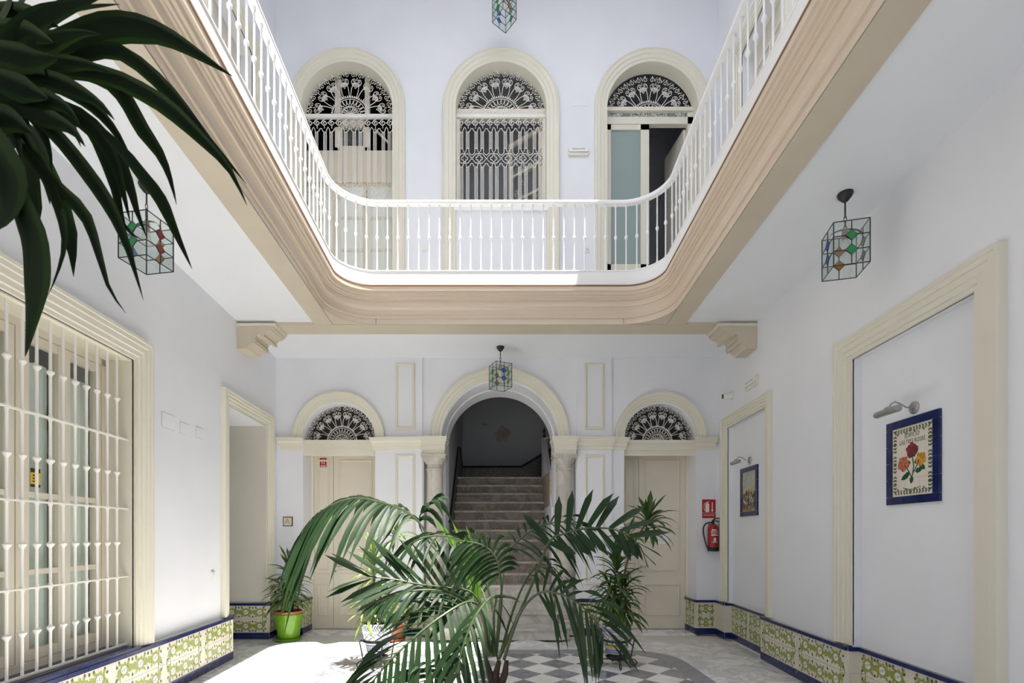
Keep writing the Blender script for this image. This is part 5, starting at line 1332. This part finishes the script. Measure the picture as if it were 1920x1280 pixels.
# small terracotta pot by the stairs
sx, sy = -1.50, 7.12
e = empty('flower_pot', (sx, sy, 0), 'small terracotta flower pot beside the bottom stair, half hidden by the palm', 'flower pot')
mb = MB(); mb.lathe([(0.09, 0.0), (0.098, 0.01), (0.135, 0.21), (0.15, 0.215), (0.152, 0.265), (0.14, 0.27), (0.13, 0.22), (0.095, 0.03)], n=28); build(mb, 'pot', 'terracotta', e, True)
mb = MB(); mb.lathe([(0.11, 0.0), (0.14, 0.0), (0.15, 0.03), (0.14, 0.03), (0.12, 0.008)], n=28); build(mb, 'saucer', 'terracotta', e, True)
t_ = empty('potted_grass', (sx, sy, 0.2), 'thin leafed plant growing in the small terracotta pot', 'plant'); it = t_.matrix_basis.inverted()
mb = MB(); mb.lathe([(0.12, 0.20), (0.127, 0.225), (0.0, 0.23)], (sx, sy, 0), 20); build(mb, 'soil', 'soil', t_, True, mtx=it)
for k in range(16):
    a = k*2.4; L_ = rnd.uniform(0.25, 0.5); mb = MB(); p, w = blade(L_, 0.006, math.radians(rnd.uniform(60, 88)), math.radians(rnd.uniform(20, 80))); strip(mb, p, w, V3(0, 1, 0), 0.2, (-1, 0, 1)); build(mb, 'leaf', ['drac_light', 'drac_light'], t_, True, mtx=it @ T(sx+0.04*math.cos(a), sy+0.04*math.sin(a), 0.215) @ R(a))

# -- kentia palm in the foreground
PX, PY = -0.02, 3.4
e = empty('flower_pot', (PX, PY, 0), 'large terracotta flower pot holding the palm', 'flower pot')
mb = MB(); mb.lathe([(0.16, 0.0), (0.17, 0.01), (0.225, 0.32), (0.245, 0.325), (0.248, 0.40), (0.235, 0.405), (0.22, 0.33), (0.17, 0.05)], n=36); build(mb, 'pot', 'terracotta', e, True)
palm = empty('kentia_palm', (PX, PY, 0.33), 'large feather palm with arching dark fronds in the middle of the courtyard', 'plant'); ipm = palm.matrix_basis.inverted()
mb = MB(); mb.lathe([(0.20, 0.315), (0.218, 0.345), (0.08, 0.36), (0.0, 0.362)], (PX, PY, 0), 28); build(mb, 'soil', 'soil', palm, True, mtx=ipm)
for a, b in ((918, 912), (947, 950), (930, 936)):
    q = [pt(930, 1300, PY), pt((930+a)/2, 1285, PY), pt(a, 1262, PY), pt(b, 1238, PY)]
    q[0] = V3(PX+(a-930)*0.001, PY, 0.35)
    mb = MB(); mb.tube(q, [0.03, 0.028, 0.024, 0.015], 10); build(mb, 'trunk', 'bark', palm, True, mtx=ipm)
def resample(P, n):
    d = [0]
    for i in range(len(P)-1): d.append(d[-1]+(P[i+1]-P[i]).length)
    out = []
    for k in range(n+1):
        s_ = d[-1]*k/n; i = 0
        while i < len(P)-2 and d[i+1] < s_: i += 1
        t = (s_-d[i])/max(1e-9, d[i+1]-d[i])
        p0 = P[max(0, i-1)]; p1 = P[i]; p2 = P[i+1]; p3 = P[min(len(P)-1, i+2)]
        out.append(0.5*((2*p1)+(p2-p0)*t+(2*p0-5*p1+4*p2-p3)*t*t+(3*p1-p0-3*p2+p3)*t**3))
    return out
rp_ = random.Random(77)
def frond(pix, ks, n, L, Sv, fwd=0.55, spread=0.8, lift=0.0, g=0.35, W=0.015, mats=('palm_leaf', 'palm_leaf'), sides=(-1, 1), tipL=0.5, baseL=0.55, low=1.0):
    P = [pt(*p) for p in pix]
    stem = resample(P, 26); tot = len(stem)-1
    # fraction of the length at which leaflets start
    d = [0]
    for i in range(len(P)-1): d.append(d[-1]+(P[i+1]-P[i]).length)
    f0 = d[ks]/d[-1]
    mb = MB(); mb.tube(stem, [0.011*(1-0.75*i/tot)+0.0015 for i in range(tot+1)], 6)
    fo = build(mb, 'frond', 'palm_stem', palm, True, mtx=ipm)
    fine = resample(P, 120)
    Sv = Vector(Sv).normalized()
    for k in range(n):
        q = k/(n-1); f = f0+(1-f0)*(q*0.985); i = min(119, int(f*120)); p0 = fine[i]; t = (fine[min(120, i+1)]-fine[max(0, i-1)]).normalized()
        for s_ in sides:
            s2 = Sv-t*Sv.dot(t); s2.normalize()
            ll = L*(baseL+(1-baseL)*math.sin(PI*min(1, q*1.3+0.1)/2) if q < 0.5 else 1-(1-tipL)*((q-0.5)/0.5)**1.5)*rp_.uniform(0.88, 1.1)*(low if s_ < 0 else 1)
            fw = fwd*(0.55+0.9*q); dr = (t*fw+s2*(s_*spread*(1.1-0.55*q))+Vector((0, 0, lift+rp_.uniform(-0.08, 0.08)))+Vector((rp_.uniform(-0.07, 0.07), rp_.uniform(-0.07, 0.07), 0))).normalized()
            m7 = 7; pp = []
            gg = g*rp_.uniform(0.75, 1.3)
            for j in range(m7+1):
                u = j/m7*ll; pp.append(p0+dr*u+Vector((0, 0, -gg*u*u*(1+u*0.6)/max(0.2, L)))+Vector((0, 0, 0)))
            # keep the blade length
            ww = [W*(0.35+0.65*math.sin(PI*(0.1+0.5*min(1, j/m7*1.2)))) if j < m7-1 else W*(0.45 if j == m7-1 else 0.03) for j in range(m7+1)]
            mb = MB(); sd = t*0.8+Vector((0, 0, 0.35))*s_
            strip(mb, pp, ww, sd, 0.22, (-1, 0, 1)); build(mb, 'leaflet', list(mats), fo, True)
    return fo
# big arching frond
frond([(925, 1230, 3.4), (868, 1106, 3.4), (802, 1001, 3.35), (769, 964, 3.3), (727, 945, 3.25), (660, 934, 3.2), (596, 962, 3.15), (559, 1012, 3.1), (545, 1045, 3.1)], 3, 25, 0.44, (0.1, 0.8, 0.35), 0.50, 0.60, -0.12, 0.70, 0.018, tipL=0.22)
# curled leaflets at the foot of the big frond
frond([(915, 1215, 3.42), (850, 1075, 3.42), (800, 1010, 3.40), (785, 975, 3.40), (800, 950, 3.4), (812, 938, 3.4)], 3, 4, 0.30, (0.6, 0.3, 0.6), 0.9, 0.55, 0.1, 1.1, 0.018)
frond([(935, 1235, 3.4), (1000, 1090, 3.35), (1030, 1015, 3.3), (1060, 1000, 3.3), (1100, 990, 3.25), (1150, 992, 3.25), (1190, 1012, 3.2), (1208, 1040, 3.2)], 2, 11, 0.35, (-0.25, 0.3, 1.0), 0.55, 0.85, 0.0, 0.10, 0.025, tipL=0.45, baseL=0.95, low=0.62)
frond([(915, 1225, 3.4), (908, 1160, 3.3), (885, 1112, 3.2), (840, 1102, 3.1), (790, 1096, 3.0), (740, 1086, 2.95), (690, 1080, 2.9)], 2, 13, 0.38, (0.15, 0.2, 1.0), 0.70, 0.75, 0.0, 0.06, 0.017, tipL=0.7, baseL=0.9)
frond([(945, 1235, 3.4), (975, 1150, 3.2), (1010, 1112, 3.1), (1045, 1112, 3.0), (1080, 1128, 2.95), (1112, 1158, 2.9), (1130, 1190, 2.9)], 2, 13, 0.36, (0.5, -0.45, 0.65), 0.55, 0.8, 0.0, 0.45, 0.015, tipL=0.6)
frond([(915, 1228, 3.4), (905, 1150, 3.2), (880, 1128, 3.0), (835, 1150, 2.85), (780, 1192, 2.75), (725, 1245, 2.7), (690, 1290, 2.7)], 2, 17, 0.42, (-0.5, 0.3, 0.6), 0.55, 0.75, -0.1, 0.55, 0.018, tipL=0.6)
frond([(922, 1225, 3.4), (925, 1150, 3.35), (905, 1070, 3.3), (880, 1025, 3.25), (850, 1008, 3.2), (815, 1004, 3.15), (780, 1013, 3.1), (752, 1035, 3.1)], 3, 12, 0.24, (0.1, 0.8, 0.4), 0.6, 0.6, 0.05, 0.6, 0.010)
frond([(930, 1225, 3.45), (940, 1110, 3.6), (952, 1040, 3.7), (985, 1002, 3.75), (1020, 984, 3.8), (1060, 978, 3.85), (1095, 990, 3.9)], 2, 14, 0.36, (0.3, 0.5, 0.8), 0.45, 0.7, 0.0, 0.6, 0.012)
frond([(912, 1226, 3.4), (890, 1150, 3.25), (850, 1114, 3.1), (800, 1106, 3.0), (750, 1112, 2.95), (705, 1128, 2.9)], 2, 14, 0.24, (0.1, 0.8, 0.4), 0.6, 0.55, -0.05, 0.6, 0.011)
frond([(930, 1228, 3.4), (940, 1130, 3.3), (937, 1075, 3.2), (927, 1042, 3.15), (905, 1022, 3.1), (875, 1015, 3.05)], 2, 12, 0.28, (0.7, 0.4, 0.3), 0.5, 0.8, 0.0, 0.6, 0.014)
frond([(920, 1228, 3.4), (900, 1195, 3.2), (868, 1212, 3.0), (835, 1240, 2.9), (800, 1275, 2.85), (770, 1310, 2.8)], 2, 12, 0.36, (0.5, 0.2, 0.7), 0.5, 0.8, -0.05, 0.3, 0.018)
frond([(938, 1230, 3.4), (960, 1150, 3.45), (985, 1090, 3.5), (1010, 1060, 3.5), (1035, 1062, 3.5), (1055, 1085, 3.5)], 2, 9, 0.26, (0.3, 0.7, 0.5), 0.5, 0.7, 0.0, 0.5, 0.010)
frond([(918, 1226, 3.4), (915, 1160, 3.5), (905, 1110, 3.6), (880, 1085, 3.7), (850, 1080, 3.8)], 2, 9, 0.34, (0.2, 0.3, 0.9), 0.5, 0.8, 0.0, 0.25, 0.016)
frond([(928, 1228, 3.4), (925, 1155, 3.1), (930, 1120, 2.9), (915, 1124, 2.75), (890, 1158, 2.65), (868, 1212, 2.6), (858, 1262, 2.6)], 2, 11, 0.27, (0.85, -0.1, 0.3), 0.55, 0.8, -0.1, 0.6, 0.013)
# young bright spear leaves
mbs = MB(); mbs.tube(resample([pt(*p) for p in ((922, 1228, 3.38), (905, 1160, 3.36), (890, 1110, 3.35))], 8), 0.009, 6); sp_ = build(mbs, 'spear_frond', 'palm_stem', palm, True, mtx=ipm)
for tx, ty, w in ((818, 972, 0.016), (832, 985, 0.016), (848, 978, 0.014), (862, 990, 0.014), (874, 985, 0.012), (880, 1000, 0.012)):
    pp = resample([pt(900, 1150, 3.35), pt((890+tx)/2+12, (1110+ty)/2+10, 3.34), pt(tx, ty, 3.33)], 8)
    ww = [w*(0.5+0.5*math.sin(PI*(0.1+0.5*j/8))) if j < 7 else w*(0.5 if j == 7 else 0.04) for j in range(9)]
    mb = MB(); strip(mb, pp, ww, V3(1, 0.2, 0.3), 0.3, (-1, 0, 1)); build(mb, 'leaflet', ['palm_bright', 'palm_bright'], sp_, True)

# -- dracaena close to the viewer, its crown hanging into the picture
CXp, CYp = -1.24, 1.12
e = empty('flower_pot', (CXp, CYp, 0), 'large terracotta flower pot of the dark dracaena close to the barred window', 'flower pot')
mb = MB(); mb.lathe([(0.17, 0.0), (0.18, 0.01), (0.23, 0.36), (0.25, 0.365), (0.252, 0.44), (0.24, 0.445), (0.225, 0.37), (0.18, 0.05)], n=32); build(mb, 'pot', 'terracotta', e, True)
fg = empty('dracaena', (CXp, CYp, 0.36), 'tall dark dracaena with long strap leaves drooping from its crown', 'plant'); ifg = fg.matrix_basis.inverted()
mb = MB(); mb.lathe([(0.20, 0.35), (0.224, 0.385), (0.0, 0.39)], (CXp, CYp, 0), 24); build(mb, 'soil', 'soil', fg, True, mtx=ifg)
crown = pt(10, 150, 1.08)
mb = MB(); mb.tube([V3(CXp, CYp, 0.37), V3(CXp-0.01, CYp, 1.4), V3(CXp, CYp, 2.2), V3(crown.x-0.03, CYp, crown.z+0.05)], [0.035, 0.03, 0.028, 0.026], 10); build(mb, 'cane', 'cane', fg, True, mtx=ifg)
rf = random.Random(4)
FL = [  # centre lines in the photograph, half width in px, depth at foot and tip
 ([(40, 110), (130, 78), (215, 50), (290, 58), (350, 88), (400, 120), (436, 143)], 25, 1.08, 1.25),
 ([(50, 120), (140, 105), (205, 92), (250, 112), (300, 155), (345, 205), (385, 255), (425, 300), (462, 345)], 15, 1.10, 1.30),
 ([(30, 130), (100, 130), (190, 138), (255, 165), (312, 200), (372, 255), (428, 315), (463, 385)], 17, 1.06, 1.22),
 ([(100, 120), (195, 148), (234, 188), (262, 238), (298, 288), (318, 335), (331, 384)], 17, 1.12, 1.2),
 ([(20, 140), (106, 164), (170, 198), (212, 242), (244, 297), (266, 335)], 10, 1.05, 1.15),
 ([(0, 160), (80, 195), (150, 222), (206, 280), (238, 340), (257, 400), (276, 447)], 18, 1.02, 1.12),
 ([(190, 245), (235, 290), (262, 325), (298, 372), (330, 440), (360, 504)], 13, 1.03, 1.12),
 ([(0, 170), (90, 240), (150, 310), (202, 385), (235, 456), (254, 515), (269, 563)], 15, 1.0, 1.08),
 ([(-10, 200), (50, 292), (104, 350), (156, 402), (184, 478), (204, 541), (236, 587)], 13, 1.0, 1.05),
 ([(0, 160), (42, 250), (80, 325), (106, 385), (119, 450), (107, 510), (89, 555)], 12, 1.0, 1.04),
 ([(20, 340), (38, 395), (56, 450), (60, 530), (55, 600), (47, 668)], 30, 0.95, 0.98),
 ([(-90, 180), (-50, 250), (-15, 310), (8, 350), (5, 400), (-25, 440)], 44, 0.92, 0.95),
 ([(20, 180), (70, 235), (92, 285), (96, 322)], 9, 1.02, 1.05),
 ([(60, 190), (145, 222), (188, 262), (215, 310), (232, 370), (245, 420)], 14, 1.04, 1.1),
 ([(90, 180), (160, 232), (192, 290), (212, 345), (222, 390), (236, 430), (268, 450)], 14, 1.06, 1.12),
 ([(0, 120), (40, 60), (95, 15), (160, -25)], 17, 1.1, 1.2),
 ([(0, 110), (20, 50), (55, -10), (90, -60)], 16, 1.1, 1.15),
 ([(10, 120), (80, 55), (150, 20), (225, 8)], 16, 1.12, 1.22),
 ([(-20, 130), (-15, 60), (0, -30)], 18, 1.05, 1.1),
 ([(-30, 130), (40, 140), (110, 155), (180, 190), (215, 225)], 17, 1.0, 1.03),
 ([(-30, 150), (20, 185), (70, 212), (130, 240), (160, 275)], 18, 0.98, 1.0),
 ([(-30, 120), (30, 105), (90, 78), (150, 62), (190, 65)], 17, 1.0, 1.03),
 ([(-40, 130), (10, 90), (60, 45), (120, 12)], 17, 1.02, 1.06),
 ([(-40, 150), (0, 205), (25, 250), (40, 300)], 18, 0.98, 1.0),
 ([(-40, 120), (-15, 80), (12, 30), (30, -30)], 18, 1.0, 1.05),
 ([(-20, 150), (50, 130), (110, 118), (170, 122), (215, 140)], 16, 1.02, 1.06),
 ([(-40, 110), (20, 70), (80, 30), (150, 5), (200, -10)], 16, 1.0, 1.04),
 ([(-40, 160), (15, 170), (70, 180), (120, 200), (150, 235)], 18, 0.97, 1.0),
 ([(-30, 140), (0, 150), (40, 165), (90, 185)], 22, 0.96, 0.97),
 ([(-40, 90), (10, 100), (60, 110), (110, 108)], 22, 0.96, 0.98),
 ([(-40, 60), (0, 55), (50, 60), (100, 80)], 22, 1.02, 1.0),
 ([(-40, 20), (10, 20), (60, 30), (110, 50)], 20, 1.05, 1.03),
 ([(-60, 200), (-20, 215), (20, 225), (60, 250)], 22, 0.95, 0.96),
]
for cl, hwid, d0, d1 in FL:
    k = len(cl); P = [pt(x, y, d0+(d1-d0)*i/(k-1)) for i, (x, y) in enumerate(cl)]
    pp = resample(P, 14); sc_ = 1.05/F
    ww = [hwid*sc_*(0.45+0.55*math.sin(PI*min(0.5, 0.06+0.9*j/14))) if j < 8 else hwid*sc_*max(0.02, (14-j)/6.3)**0.95 for j in range(15)]
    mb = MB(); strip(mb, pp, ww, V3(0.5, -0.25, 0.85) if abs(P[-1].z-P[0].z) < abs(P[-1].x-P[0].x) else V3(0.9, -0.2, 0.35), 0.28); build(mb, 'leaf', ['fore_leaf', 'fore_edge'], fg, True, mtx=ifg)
for k in range(20):
    a = rf.uniform(0.6*PI, 1.7*PI); L_ = rf.uniform(0.4, 0.55)
    p, w = blade(L_, 0.020, math.radians(rf.uniform(-10, 75)), math.radians(rf.uniform(60, 110)))
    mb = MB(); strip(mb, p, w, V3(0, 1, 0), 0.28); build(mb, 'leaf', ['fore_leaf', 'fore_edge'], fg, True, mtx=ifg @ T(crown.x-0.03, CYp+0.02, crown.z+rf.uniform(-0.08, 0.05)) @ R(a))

# ------------------------------------------------------------------ look-alikes carry a common group
GR = {'lantern': 'leaded glass lanterns', 'column': 'marble columns of the staircase arch', 'corbel': 'corbels under the cross beam', 'picture_lamp': 'steel picture lamps',
      'tile_plaque': 'painted tile plaques', 'plant_stand': 'wrought iron plant stands', 'ceramic_pot': 'painted ceramic pots', 'cover_plate': 'white cover plates',
      'flower_pot': 'flower pots', 'potted_dracaena': 'potted dracaenas', 'emergency_light': 'emergency lights', 'wall_socket': 'upper wall sockets'}
for o in bpy.data.objects:
    if o.parent is None and o.name.split('.')[0] in GR: o['group'] = GR[o.name.split('.')[0]]
